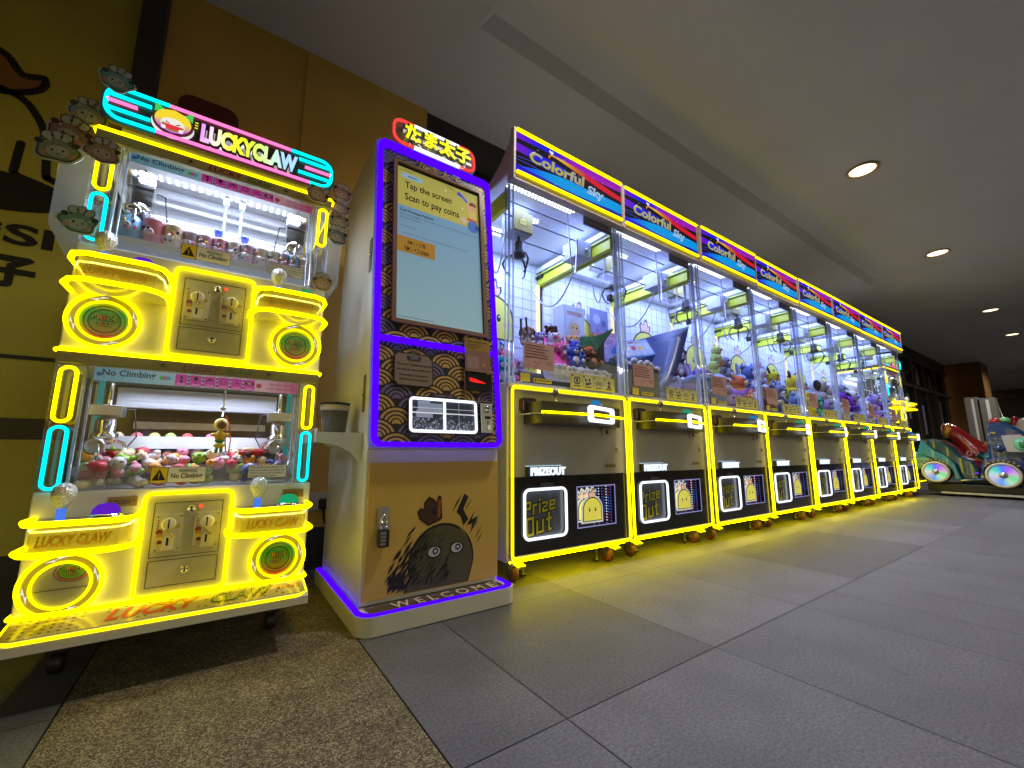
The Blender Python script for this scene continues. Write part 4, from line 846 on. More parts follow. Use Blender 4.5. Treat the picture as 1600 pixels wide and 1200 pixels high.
# ------------------------------------------------------------------ token kiosk
def kiosk():
    t = thing('payment_kiosk', 'tall white token kiosk with violet glowing frame and lit touch screen', 'kiosk', (.695, 1.47, 0))
    TILT = R(5.6); M = Matrix.Translation((0, 0, .59)) @ Matrix.Rotation(-TILT, 4, 'X') @ Matrix.Translation((0, 0, -.59))
    K = lambda: MB(M)
    # body: lower cabinet and tilted head
    mb = MB(); mb.box(-.272, .274, .035, .64, .064, .588, bev=.006); mb.prism([(.022, .586), (.148, 1.875), (.60, 1.86), (.645, .586)], -.270, .272, ax='x'); mb.build('cabinet', m_white, t)
    mb = K(); mb.box(-.275, .277, .004, .03, .592, 1.885, bev=.012); h = mb.build('head_shell', glass('pale acrylic rim', (.75, .75, 1), .10, .05, haze=.5), t)
    mb = K(); mb.ring(rr(-.268, .271, .593, 1.882, .034, 6), rr(-.248, .250, .609, 1.846, .022, 6), -.008, .006); mb.box(-.249, .251, -.0115, .010, .986, 1.006)
    mb.build('violet_light_frame', m_nb, t)
    # printed wave panels
    def wave(x0, x1, z0, z1, seed, name):
        rnd = random.Random(seed); mb = K(); mb.box(x0, x1, .0005, .004, z0, z1, col=S(26, 24, 40))
        r, dz = .070, .047; row = 0; z = z1+.02
        gold, pur = S(206, 164, 86), S(122, 104, 146)
        cl = lambda v, a, b: min(max(v, a), b)
        rows = []
        while z > z0-r: rows.append(z); z -= dz
        for k, zc in enumerate(rows):
            for i in range(-1, 6):
                xc = x0+(i+.5*(k % 2))*2*r*.96; c = gold if rnd.random() < .40 else pur; y = .0004-.00012*k
                bands = ((1.0, .90, S(22, 20, 36)), (.90, .76, c), (.76, .66, S(22, 20, 36)), (.66, .53, c), (.53, .44, S(22, 20, 36)), (.44, .32, c), (.32, .24, S(22, 20, 36)), (.24, .0, c))
                for a, b, cc in bands:
                    n = 18
                    for q in range(n):
                        t0, t1 = pi*(q/n)*1.1-.05*pi, pi*((q+1)/n)*1.1-.05*pi
                        P = [(xc+r*a*cos(t0), zc+r*.92*a*sin(t0)), (xc+r*a*cos(t1), zc+r*.92*a*sin(t1)), (xc+r*b*cos(t1), zc+r*.92*b*sin(t1)), (xc+r*b*cos(t0), zc+r*.92*b*sin(t0))]
                        if all(p[0] <= x0 for p in P) or all(p[0] >= x1 for p in P) or all(p[1] >= z1 for p in P) or all(p[1] <= z0 for p in P): continue
                        mb.add([(cl(p[0], x0, x1), y, cl(p[1], z0, z1)) for p in P], [(0, 1, 2, 3)], col=cc)
        return mb.build(name, m_print, t)
    wave(-.247, .249, 1.007, 1.845, 4, 'wave_panel'); wave(-.247, .249, .609, .985, 9, 'wave_panel')
    # gold title above the screen
    mb = K(); T(mb, 'たま太子', -.10, .115, 1.800, 1.842, -.0066, off=.045, col=S(24, 22, 34)); T(mb, 'たま太子', -.097, .112, 1.803, 1.839, -.0074, off=.01, col=S(170, 126, 60)); mb.build('title_print', m_print, t)
    # screen
    mb = K(); mb.ring(rr(-.206, .221, 1.064, 1.798, .010, 3), rr(-.190, .204, 1.080, 1.788, .003, 3), -.016, .0, col=S(150, 118, 104)); sf = mb.build('screen_frame', m_gprint, t)
    mb = K(); n = 30; zs = 1.592
    mb.box(-.1895, .2035, -.004, -.002, 1.081, 1.7875, col=(.004, .004, .005))
    for i in range(n):
        a, b = 1.083+(zs-1.083)*i/n, 1.083+(zs-1.083)*(i+1)/n; c = lerp3(S(140, 172, 182), S(112, 150, 186), i/n)
        mb.add([(-.188, -.0045, a), (.200, -.0045, a), (.200, -.0045, b), (-.188, -.0045, b)], [(0, 1, 2, 3)], col=c)
    for i in range(n):
        a, b = zs+(1.778-zs)*i/n, zs+(1.778-zs)*(i+1)/n; c = lerp3(S(178, 170, 84), S(166, 164, 86), i/n)
        mb.add([(-.188, -.0045, a), (.200, -.0045, a), (.200, -.0045, b), (-.188, -.0045, b)], [(0, 1, 2, 3)], col=c)
    mb.prism(rr(-.170, -.075, 1.728, 1.752, .0115, 4), -.0052, -.0046, col=S(140, 175, 205)); mb.box(-.143, -.100, -.0058, -.0053, 1.7375, 1.7415, col=S(70, 85, 115))
    bk = S(24, 24, 20)
    T(mb, 'Tap the screen', -.155, .062, 1.672, 1.712, -.0052, off=.012, col=bk); T(mb, 'Scan to pay coins', -.155, .098, 1.612, 1.656, -.0052, off=.012, col=bk)
    T(mb, 'Coin Purchase Package', -.176, -.028, 1.560, 1.576, -.0052, off=.02, col=S(30, 40, 50)); T(mb, 'Select the package or insert cash to pay, the coins will be dispensed once the', -.176, .185, 1.545, 1.555, -.0052, col=S(60, 80, 100)); T(mb, 'payment is done.', -.176, -.085, 1.530, 1.540, -.0052, col=S(60, 80, 100))
    T(mb, 'Deposit Total', -.176, -.108, 1.490, 1.500, -.0052, col=S(80, 100, 125)); T(mb, '1. Notes like money, the discounted banknote amount will be accepted', -.176, .135, 1.458, 1.467, -.0052, col=S(75, 95, 120))
    mb.prism(rr(-.187, -.022, 1.375, 1.447, .002, 2), -.0052, -.0046, col=S(160, 120, 52)); T(mb, 'RM 1 = 2 枚', -.142, -.065, 1.414, 1.436, -.0056, off=.01, col=S(36, 30, 20)); T(mb, 'RM 1 = 2 token', -.155, -.050, 1.384, 1.406, -.0056, off=.01, col=S(36, 30, 20))
    mb.box(-.18, -.03, -.0052, -.0046, 1.0945, 1.0965, col=S(95, 115, 130)); mb.box(-.18, -.12, -.0052, -.0046, 1.762, 1.765, col=S(120, 120, 60))
    # small pictured figure with a blue megaphone and a big coin (plain, invented)
    mb.poly([(.09, 1.745), (.115, 1.735), (.122, 1.748), (.100, 1.765)], -.0050, col=S(60, 80, 190)); mb.poly([(.115, 1.735), (.140, 1.715), (.146, 1.727), (.122, 1.748)], -.0052, col=S(80, 100, 210))
    mb.poly(circ(.167, 1.697, .021, 18), -.0050, col=S(196, 150, 120)); mb.poly(circ(.171, 1.709, .020, 16, 0, 180), -.0054, col=S(110, 60, 50)); mb.poly([(.138, 1.716), (.146, 1.722), (.158, 1.682), (.150, 1.672)], -.0049, col=S(200, 160, 120))
    mb.poly([(.147, 1.680), (.185, 1.682), (.190, 1.635), (.150, 1.632)], -.0051, col=S(190, 170, 96)); mb.poly([(.142, 1.640), (.190, 1.638), (.192, 1.622), (.138, 1.628)], -.0053, col=S(180, 80, 50)); mb.poly(circ(.170, 1.600, .030, 20), -.0055, col=S(70, 110, 175)); mb.poly(circ(.124, 1.616, .021, 20), -.0057, col=S(200, 160, 90)); mb.poly(circ(.122, 1.618, .014, 16), -.0059, col=S(176, 180, 170)); mb.poly(circ(.188, 1.598, .012, 12), -.0058, col=S(60, 80, 150))
    for x, z in ((.035, 1.742), (.118, 1.680)): mb.poly([(x, z+.008), (x+.002, z+.002), (x+.007, z), (x+.002, z-.002), (x, z-.008), (x-.002, z-.002), (x-.007, z), (x-.002, z+.002)], -.005, col=S(220, 210, 190))
    for k in range(4): mb.tube([(.03+k*.012, -.005, 1.772-k*.004), (.07+k*.012, -.005, 1.760-k*.006)], .0006, seg=4, col=S(120, 110, 60))
    mb.build('display', m_screen, sf)
    # tips plate
    mb = K(); o = [(-.180, .945), (-.060, .945), (-.042, .928), (-.040, .835), (-.058, .820), (-.178, .820), (-.193, .836), (-.192, .930)]
    mb.prism([(a+(.004 if a < -.11 else -.004)*-1, b+(.004 if b > .88 else -.004)) for a, b in o], -.0065, -.005, col=S(30, 28, 40)); mb.prism([(a, b) for a, b in o], -.0085, -.0066, col=S(150, 128, 116))
    mb.ring([(a*.985-.0018, b*.985+.0132) for a, b in o], [(a*.97-.0035, b*.97+.0265) for a, b in o], -.0092, -.0085, col=S(50, 46, 56))
    mb.prism([(-.146, .936), (-.086, .936), (-.092, .918), (-.140, .918)], -.0095, -.0086, col=S(50, 50, 84)); T(mb, 'TIPS', -.132, -.100, .921, .933, -.010, off=.03, col=S(160, 140, 130))
    for s, x0, x1, z in (('The game Tokens exchanged', -.184, -.048, .895), ('can only be used at this area', -.184, -.050, .876), ('Once sold, no returns or', -.175, -.058, .855), ('exchanges are accepted', -.173, -.060, .838)): T(mb, s, x0, x1, z, z+.011, -.0091, off=.02, col=S(34, 30, 34))
    mb.build('tips_plate', m_print, t)
    # flyer (no code on it) and scanner
    mb = K(); mb.box(.102, .224, -.0145, -.0135, .904, 1.048, col=S(150, 110, 100)); mb.box(.102, .224, -.0149, -.0146, .996, 1.048, col=S(168, 134, 62)); T(mb, 'Contact Queue Form', .110, .214, 1.030, 1.040, -.0153, off=.02, col=S(50, 36, 20))
    for k in range(3): mb.box(.110, .19-.014*k, -.0153, -.0150, 1.020-.008*k, 1.0225-.008*k, col=S(80, 60, 30))
    mb.poly(circ(.192, .937, .010, 14), -.0150, col=S(190, 150, 50)); mb.box(.112, .168, -.0150, -.0146, .916, .97, col=S(164, 136, 128)); mb.build('flyer', m_paper, t)
    mb = K(); mb.ring(rr(.098, .232, .778, .998-.09, .008, 3), rr(.101, .229, .781, .995-.09, .006, 3), -.012, -.005, col=S(150, 120, 100)); mb.box(.103, .227, -.010, -.005, .824, .900, col=(.006, .006, .008)); sc = mb.build('code_scanner', m_gprint, t)
    mb = K(); mb.poly([(.122, .878), (.150, .874), (.196, .861), (.200, .857), (.150, .858), (.124, .862)], -.0104); mb.build('red_light', neon('scanner red', (1, .02, .02), 1.6), sc)
    # token window
    mb = K(); mb.ring(rr(-.140, .156, .640, .782, .016, 5), rr(-.130, .146, .650, .773, .012, 5), -.010, -.004, col=S(72, 62, 74)); mb.prism([(-.06, .783), (-.045, .800), (.050, .800), (.066, .783)], -.009, -.004, col=S(44, 40, 56)); T(mb, 'Tokens out', -.036, .044, .786, .797, -.0096, off=.01, col=S(150, 130, 150)); w = mb.build('token_window', m_print, t)
    mb = K(); mb.tube([(a, -.011, b) for a, b in rr(-.130, .146, .650, .773, .012, 5)], .0055, closed=True, seg=8); mb.box(.004, .013, -.011, -.006, .654, .770); mb.build('white_neon', m_nw, w)
    mb = K(); rnd = random.Random(8)
    mb.box(-.128, .144, -.003, -.0015, .651, .772, col=S(40, 42, 60))
    for i in range(420): x, z = rnd.uniform(-.125, .140), .653+abs(rnd.gauss(0, .024)); z = min(z, .712); c = rnd.choice([S(70, 76, 100), S(100, 106, 130), S(44, 46, 64), S(150, 155, 175)]); mb.poly(circ(x, z, rnd.uniform(.0025, .005), 6), -.0032-.00001*i*.1, col=c)
    for a, b, c, d in ((-.10, -.05, .716, .765), (-.062, .0, .722, .758), (-.105, -.04, .702, .730)): mb.box(a, b, -.006, -.0045, c, d, col=S(140, 150, 175))
    mb.box(-.128, .144, -.0068, -.0062, .738, .7395, col=S(220, 225, 240)); mb.box(.07, .0725, -.0068, -.0062, .655, .768, col=S(150, 155, 170)); mb.box(-.128, .144, -.0069, -.0063, .718, .7225, col=S(235, 238, 250)); mb.build('token_hopper', mat('lit tokens', rough=.3, attr=True, emit=.35), w)
    # coin acceptor
    mb = K(); mb.box(.168, .223, -.016, -.004, .648, .770, bev=.002); ca = mb.build('coin_acceptor', m_steel, t)
    mb = K(); mb.lathe([(.014, -.017), (.014, -.021), (.010, -.023), (0, -.023)], (.198, 0, .745), 16, ax='y'); mb.box(.192, .206, -.024, -.016, .662, .680); mb.build('chute', m_chrome, ca)
    mb = K(); mb.box(.1965, .199, -.0245, -.0228, .733, .757); mb.box(.196, .201, -.0165, -.015, .678, .70); mb.box(.186, .212, -.0175, -.0155, .706, .718); mb.build('slot', m_blackm, ca)
    mb = K(); T(mb, 'Coin Insert', .160, .222, .776, .784, -.0064, col=S(150, 120, 90)); mb.build('lettering', m_print, t)
    # lower door with dark scribbled bird
    mb = MB(); mb.box(-.262, .270, .026, .034, .080, .536, bev=.002); d = mb.build('door', mat('mustard door', (.74, .48, .085), .5, noise=.05, nscale=6), t)
    mb = MB(); k = (.012, .011, .010); y = .0255
    def dome(cx, cz, rx, rz, a0=0, a1=180, n=36): return [(cx+rx*cos(R(a0+(a1-a0)*i/n)), cz+rz*sin(R(a0+(a1-a0)*i/n))) for i in range(n+1)]
    cx = .015
    base = [(cx-.128, .083), (cx+.128, .083)]
    body = [(cx+.106, .084)]+dome(cx+.008, .165, .118, .118, -18, 198)+[(cx-.122, .084)]
    mb.poly(body, y-.0002, col=k); mb.poly([(cx+(p[0]-cx)*.955, .084+(p[1]-.084)*.955) for p in body], y-.0006, col=S(92, 86, 52)); mb.poly([(.075, .272), (.10, .255), (.122, .215), (.112, .23), (.09, .255)], y-.0009, col=S(150, 112, 40))
    comb = [(-.060, .300), (-.070, .325), (-.058, .338), (-.046, .330), (-.048, .352), (-.030, .372), (-.010, .362), (-.004, .352), (.004, .374), (.014, .370), (.020, .30), (.012, .292), (-.03, .278)]
    mb.poly([(a*1.0, b) for a, b in comb], y-.0004, col=k); mb.poly([(-.018+(a+.018)*.84, .325+(b-.325)*.84) for a, b in comb], y-.0008, col=S(78, 46, 24)); mb.poly([(.002, .300), (.012, .304), (.013, .358), (.004, .362)], y-.0011, col=S(165, 84, 44)); mb.poly(circ(-.012, .322, .010, 12), y-.0012, col=S(28, 26, 40))
    rnd = random.Random(4)
    def stroke(x, z, L, w, a):
        u = (cos(a), sin(a)); v = (-u[1], u[0]); mb.poly([(x, z), (x+u[0]*L*.5+v[0]*w, z+u[1]*L*.5+v[1]*w), (x+u[0]*L, z+u[1]*L), (x+u[0]*L*.5-v[0]*w, z+u[1]*L*.5-v[1]*w)], y-.0013-rnd.random()*.0002, col=k)
    for i in range(190):
        x = rnd.uniform(-.105, .03); z = .086+rnd.random()**1.1*.16
        if z < .10+(x+.11)*-.2 or ((x-.02)/.118)**2+((z-.165)/.115)**2 > .9 and z > .165: continue
        if x > -.02 and z > .16: continue
        stroke(x, z, rnd.uniform(.018, .05), rnd.uniform(.0008, .0024), R(rnd.uniform(40, 62)))
    for i in range(16): stroke(rnd.uniform(-.06, .02), rnd.uniform(.20, .245), rnd.uniform(.015, .03), .0012, R(rnd.uniform(20, 60)))
    for i in range(46): stroke(rnd.uniform(-.17, -.09)+.03*(i % 3)/3, rnd.uniform(.084, .20), rnd.uniform(.03, .07), rnd.uniform(.002, .006), R(rnd.uniform(48, 60))) if i % 2 else stroke(rnd.uniform(-.165, -.115), rnd.uniform(.084, .13), rnd.uniform(.03, .06), .006, R(52))
    for x, z, L in ((-.115, .22, .05), (-.105, .245, .04), (-.09, .26, .03)): stroke(x, z, L, .003, R(52))
    for pts in ([(.072, .315), (.102, .375), (.118, .362), (.098, .322), (.118, .288), (.100, .268), (.088, .300)], [(.112, .268), (.145, .315), (.132, .285), (.158, .295), (.128, .240), (.135, .272)]): mb.poly(pts, y-.0006, col=k)
    for x, z, L in ((.055, .315, .06), (.062, .33, .05), (.10, .31, .06), (.135, .25, .05), (.145, .22, .05), (.150, .20, .05)): stroke(x, z, L, .0016, R(56))
    for ex, ez in ((-.007, .195), (.075, .199)):
        mb.poly([(ex+.026*cos(a), ez+.020*sin(a)) for a in [2*pi*i/24 for i in range(24)]], y-.0018, col=k); mb.poly([(ex+.021*cos(a), ez+.0155*sin(a)) for a in [2*pi*i/24 for i in range(24)]], y-.0022, col=S(215, 205, 215)); mb.poly(circ(ex+.004, ez+.002, .0105, 16), y-.0026, col=k); mb.poly(circ(ex+.004, ez+.002, .0055, 12), y-.0030, col=S(215, 205, 215))
    mb.poly([(.028, .148), (.036, .154), (.044, .148), (.036, .140)], y-.0018, col=k); mb.poly(circ(.036, .132, .004, 10), y-.0018, col=k); stroke(.05, .155, .014, .0012, R(20)); stroke(.022, .155, -.014, .0012, R(-20))
    mb.v = [(.018+(x-.018)*1.13, y_, .083+(z-.083)*1.13) for x, y_, z in mb.v]; mb.build('bird_print', m_print, d)
    mb = MB(); mb.box(-.228, -.184, .021, .0255, .262, .384, bev=.0015); mb.build('hasp_plate', m_steel, d)
    pl = thing('padlock', 'black combination padlock on the steel hasp of the mustard kiosk door', 'padlock', (.489, 1.482, 0))
    mb = MB(); mb.tube([(-.009, 0, .312), (-.009, 0, .345)]+[(.009*cos(a), 0, .345+.012*sin(a)) for a in [pi-pi*i/8 for i in range(9)]]+[(.009, 0, .312)], .0032, seg=8); mb.build('shackle', m_chrome, pl)
    mb = MB(); mb.box(-.0185, .0185, -.012, .009, .252, .312, bev=.005); mb.build('body', m_blackm, pl)
    mb = MB(); [mb.box(-.014, .004, -.0150, -.0122, .260+i*.012, .268+i*.012, col=S(140, 140, 140)) for i in range(4)]; mb.build('number_wheel', m_print, pl)
    # plinth
    P = [(-.298, .64), (-.298, .02)]+[(-.298+.055-.055*cos(R(a)), -.010-.055*sin(R(a))) for a in range(0, 91, 15)]+[(.255, -.065)]+[(.255+.05*sin(R(a)), -.015-.05*cos(R(a))) for a in range(0, 91, 15)]+[(.305, .64)]
    mb = MB(); mb.prism(P, 0.002, .060, ax='z'); b = mb.build('plinth', m_cream, t)
    ins = lambda k: [(-.298+k if x < -.29 else x*(1-k*.9), y if y > .6 else y+k*.75*(y < .1)) for x, y in P]
    mb = MB(); A, B = P, [(max(-.298+.024, min(.305-.024, x*.93)), (y+.026 if y < .3 else y)) for x, y in P]
    n = len(A)
    for i in range(n-1): mb.add([(A[i][0]*.992, A[i][1]+.002, .0625), (A[i+1][0]*.992, A[i+1][1]+.002, .0625), (B[i+1][0], B[i+1][1], .0635), (B[i][0], B[i][1], .0635)], [(0, 1, 2, 3)])
    mb.build('violet_strip', m_nb, b)
    mb = MB(); mb.box(-.255, .262, -.040, .026, .0610, .0640, col=S(84, 66, 62)); 
    pl_ = mb.build('welcome_plate', m_gprint, b)
    mb = MB(); T(mb, 'W E L C O M E', -.175, .232, -.036, .020, .0646, flat=True, off=.012, col=S(225, 205, 190)); mb.build('lettering', m_print, pl_)
    mb = MB(); [mb.lathe([(.0035, .0642), (.0035, .0665), (0, .067)], (x, yy, 0), 8) for x, yy in ((-.235, .010), (-.16, -.03), (.235, -.03), (.245, .012))]; mb.build('screw_head', m_chrome, pl_)
    # top sign
    mb = K(); mb.prism(rr(-.218, .200, 1.890, 2.030, .05, 6), .002, .012); s = mb.build('sign_board', glass('clear sign board', (.75, .72, .74), .1, .05, haze=.25), t)
    def seg(name, m, pts, r=.0058): q = K(); q.tube([(a, -.004, c) for a, c in pts], r, seg=8); q.build(name, m, s)
    a, b_, zb, zt, r = -.205, .188, 1.902, 2.018, .040
    arc = lambda cx, cz, a0, a1: [(cx+r*cos(R(a0+(a1-a0)*i/6)), cz+r*sin(R(a0+(a1-a0)*i/6))) for i in range(7)]
    seg('neon_red', m_nr, [(-.115, zt)]+arc(a+r, zt-r, 90, 180)+arc(a+r, zb+r, 180, 270)+[(-.115, zb)]); seg('neon_red', m_nr, [(.110, zt)]+arc(b_-r, zt-r, 90, 0)+arc(b_-r, zb+r, 0, -90)+[(.110, zb)])
    seg('neon_white', m_nw, [(-.113, zt), (.108, zt)]); seg('neon_white', m_nw, [(-.113, zb), (.108, zb)], .008)
    mb = K(); T(mb, 'たま太子', -.168, .172, 1.890, 1.99, -.008, off=.11, col=(.8, .8, .85)); mb.build('letter_shadow', mat('white letter back', rough=.4), s)
    mb = K(); T(mb, 'たま太子', -.168, .172, 1.905, 2.015, -.012, off=.10, depth=.006, col=(.02, .018, .015)); mb.build('letter_back', m_print, s)
    mb = K(); T(mb, 'たま太子', -.160, .164, 1.916, 2.006, -.020, off=.03, depth=.002, col=(.72, .72, .0)); mb.build('lettering', mat('lit letter face', rough=.4, attr=True, emit=1), s)
    # side shelf with brackets, side vents
    mb = MB(); mb.box(-.425, -.272, .10, .40, .637, .643); 
    mb.prism([(-.425, .643), (-.273, .643), (-.273, .540), (-.288, .545), (-.31, .570), (-.345, .592), (-.39, .604), (-.425, .607)], .098, .101); mb.prism([(-.36, .637), (-.273, .637), (-.273, .545), (-.29, .56), (-.32, .585), (-.36, .60)], .30, .303); mb.box(-.428, -.424, .098, .40, .607, .655); mb.build('side_shelf', m_cream, t)
    for z0, z1 in ((1.28, 1.42), (.72, .86)):
        mb = MB(); mb.box(-.2725, -.2705, .10 if z0 < 1 else .115, .128 if z0 < 1 else .15, z0, z1); v = mb.build('side_lock_plate', m_dgrey, t)
        mb = MB(); mb.lathe([(.009, -.0755+.0), (.009, -.071), (0, -.0705)], (-.202, .115 if z0 < 1 else .13, (z0+z1)/2), 12, ax='x'); mb.build('key_lock', m_chrome, v)
    c = thing('bin', 'small grey ribbed bin with cream rim on the white side shelf of the kiosk', 'bin', (.345, 1.68, .644))
    mb = MB(); mb.lathe([(.036, 0), (.040, .002), (.047, .085), (.043, .085), (.036, .01)], seg=40); 
    mb.build('bin_body', mat('grey ribbed plastic', (.10, .10, .095), .6, noise=.1), c)
    mb = MB(); [mb.tube([(.041*cos(a), .041*sin(a), .006), (.0475*cos(a+.05), .0475*sin(a+.05), .082)], .0013, seg=5) for a in [2*pi*i/44 for i in range(44)]]; mb.build('rib', mat('grey rib', (.22, .21, .18), .6), c)
    mb = MB(); mb.lathe([(.0485, .082), (.052, .086), (.0525, .104), (.047, .104), (.0465, .086)], seg=40); mb.build('rim', mat('cream rim', (.50, .46, .34), .5), c)
    mb = MB(); mb.lathe([(.0535, .104), (.0535, .112), (.050, .114), (.048, .108)], seg=40); mb.build('black_liner', m_blackm, c)
    # wall socket and plug
    so = thing('wall_socket', 'white double wall socket on the yellow wall between the white cabinet and the kiosk', 'socket', (.445, WALL_Y, .325))
    mb = MB(); mb.box(-.075, .075, -.012, -.001, -.045, .045, bev=.003); mb.build('face_plate', mat('socket plastic', (.62, .60, .50), .4), so)
    pg = thing('power_plug', 'black three pin plug with a cable drooping behind the kiosk', 'plug', (.455, WALL_Y-.014, .318))
    mb = MB(); mb.box(-.024, .024, -.038, 0, -.028, .024, bev=.010); mb.build('plug_body', m_blackm, pg)
    mb = MB(); mb.tube([(0, -.02, -.026), (.002, -.02, -.06), (.012, -.02, -.10), (.035, -.02, -.15), (.055, -.02, -.22), (.06, -.02, -.31)], .005, seg=8); mb.build('cable', m_blackm, pg)
kiosk()

# ------------------------------------------------------------------ tall claw machines
MX, MW, MY = 1.0444, .80, 1.547
ORD = ['first', 'second', 'third', 'fourth', 'fifth', 'sixth', 'seventh', 'last']
m_face = mat('machine front grey', (.50, .49, .46), .42, noise=.07, nscale=8)

def chick(mb, cx, cz, w, y, dy=-.0006, dark=(.015, .012, .01), full=True, cols=None):
    """plain round chick drawing with a comb"""
    body, cb = cols or ((.80, .74, .10), (.80, .52, .36)); h = w*.95
    D = lambda k, dx=0, dz=0: [(cx+dx+w*.5*k, cz-h*.42*1+dz+(1-k)*h*.4)]+[(cx+dx+w*.5*k*cos(R(a)), cz+dz+h*.5*k*sin(R(a))) for a in range(-10, 191, 10)]+[(cx+dx-w*.5*k, cz-h*.42+dz+(1-k)*h*.4)]
    C = [(-.16, .40), (-.20, .62), (-.13, .72), (-.05, .64), (.02, .80), (.10, .78), (.13, .62), (.21, .66), (.22, .56), (.12, .40)]
    mb.poly([(cx+a*w, cz+b*w) for a, b in C], y, col=dark); mb.poly([(cx+(a*.82)*w, cz+(.42+(b-.42)*.86)*w) for a, b in C], y+dy, col=cb)
    mb.poly(D(1.0), y+dy*2, col=dark); mb.poly(D(.92), y+dy*3, col=body)
    for k in (-1, 1):
        mb.poly([(cx+k*.15*w+.045*w*cos(a), cz+.02*w+.075*w*sin(a)) for a in [2*pi*i/14 for i in range(14)]], y+dy*4, col=dark); mb.poly(circ(cx+k*.15*w+.012*w, cz+.045*w, .02*w, 8), y+dy*5, col=(.8, .8, .8))
        mb.poly(circ(cx+k*.29*w, cz-.10*w, .05*w, 10), y+dy*4, col=(.85, .45, .25))
    mb.poly([(cx-.05*w, cz-.06*w), (cx+.05*w, cz-.06*w), (cx, cz-.13*w)], y+dy*4, col=(.85, .35, .08))

def mesh_star(mb, x, z, r, y, col):
    mb.poly([(x+(r if i % 2 == 0 else r*.4)*cos(a), z+(r if i % 2 == 0 else r*.4)*sin(a)) for i, a in enumerate([2*pi*i/10+pi/2 for i in range(10)])], y, col=col)

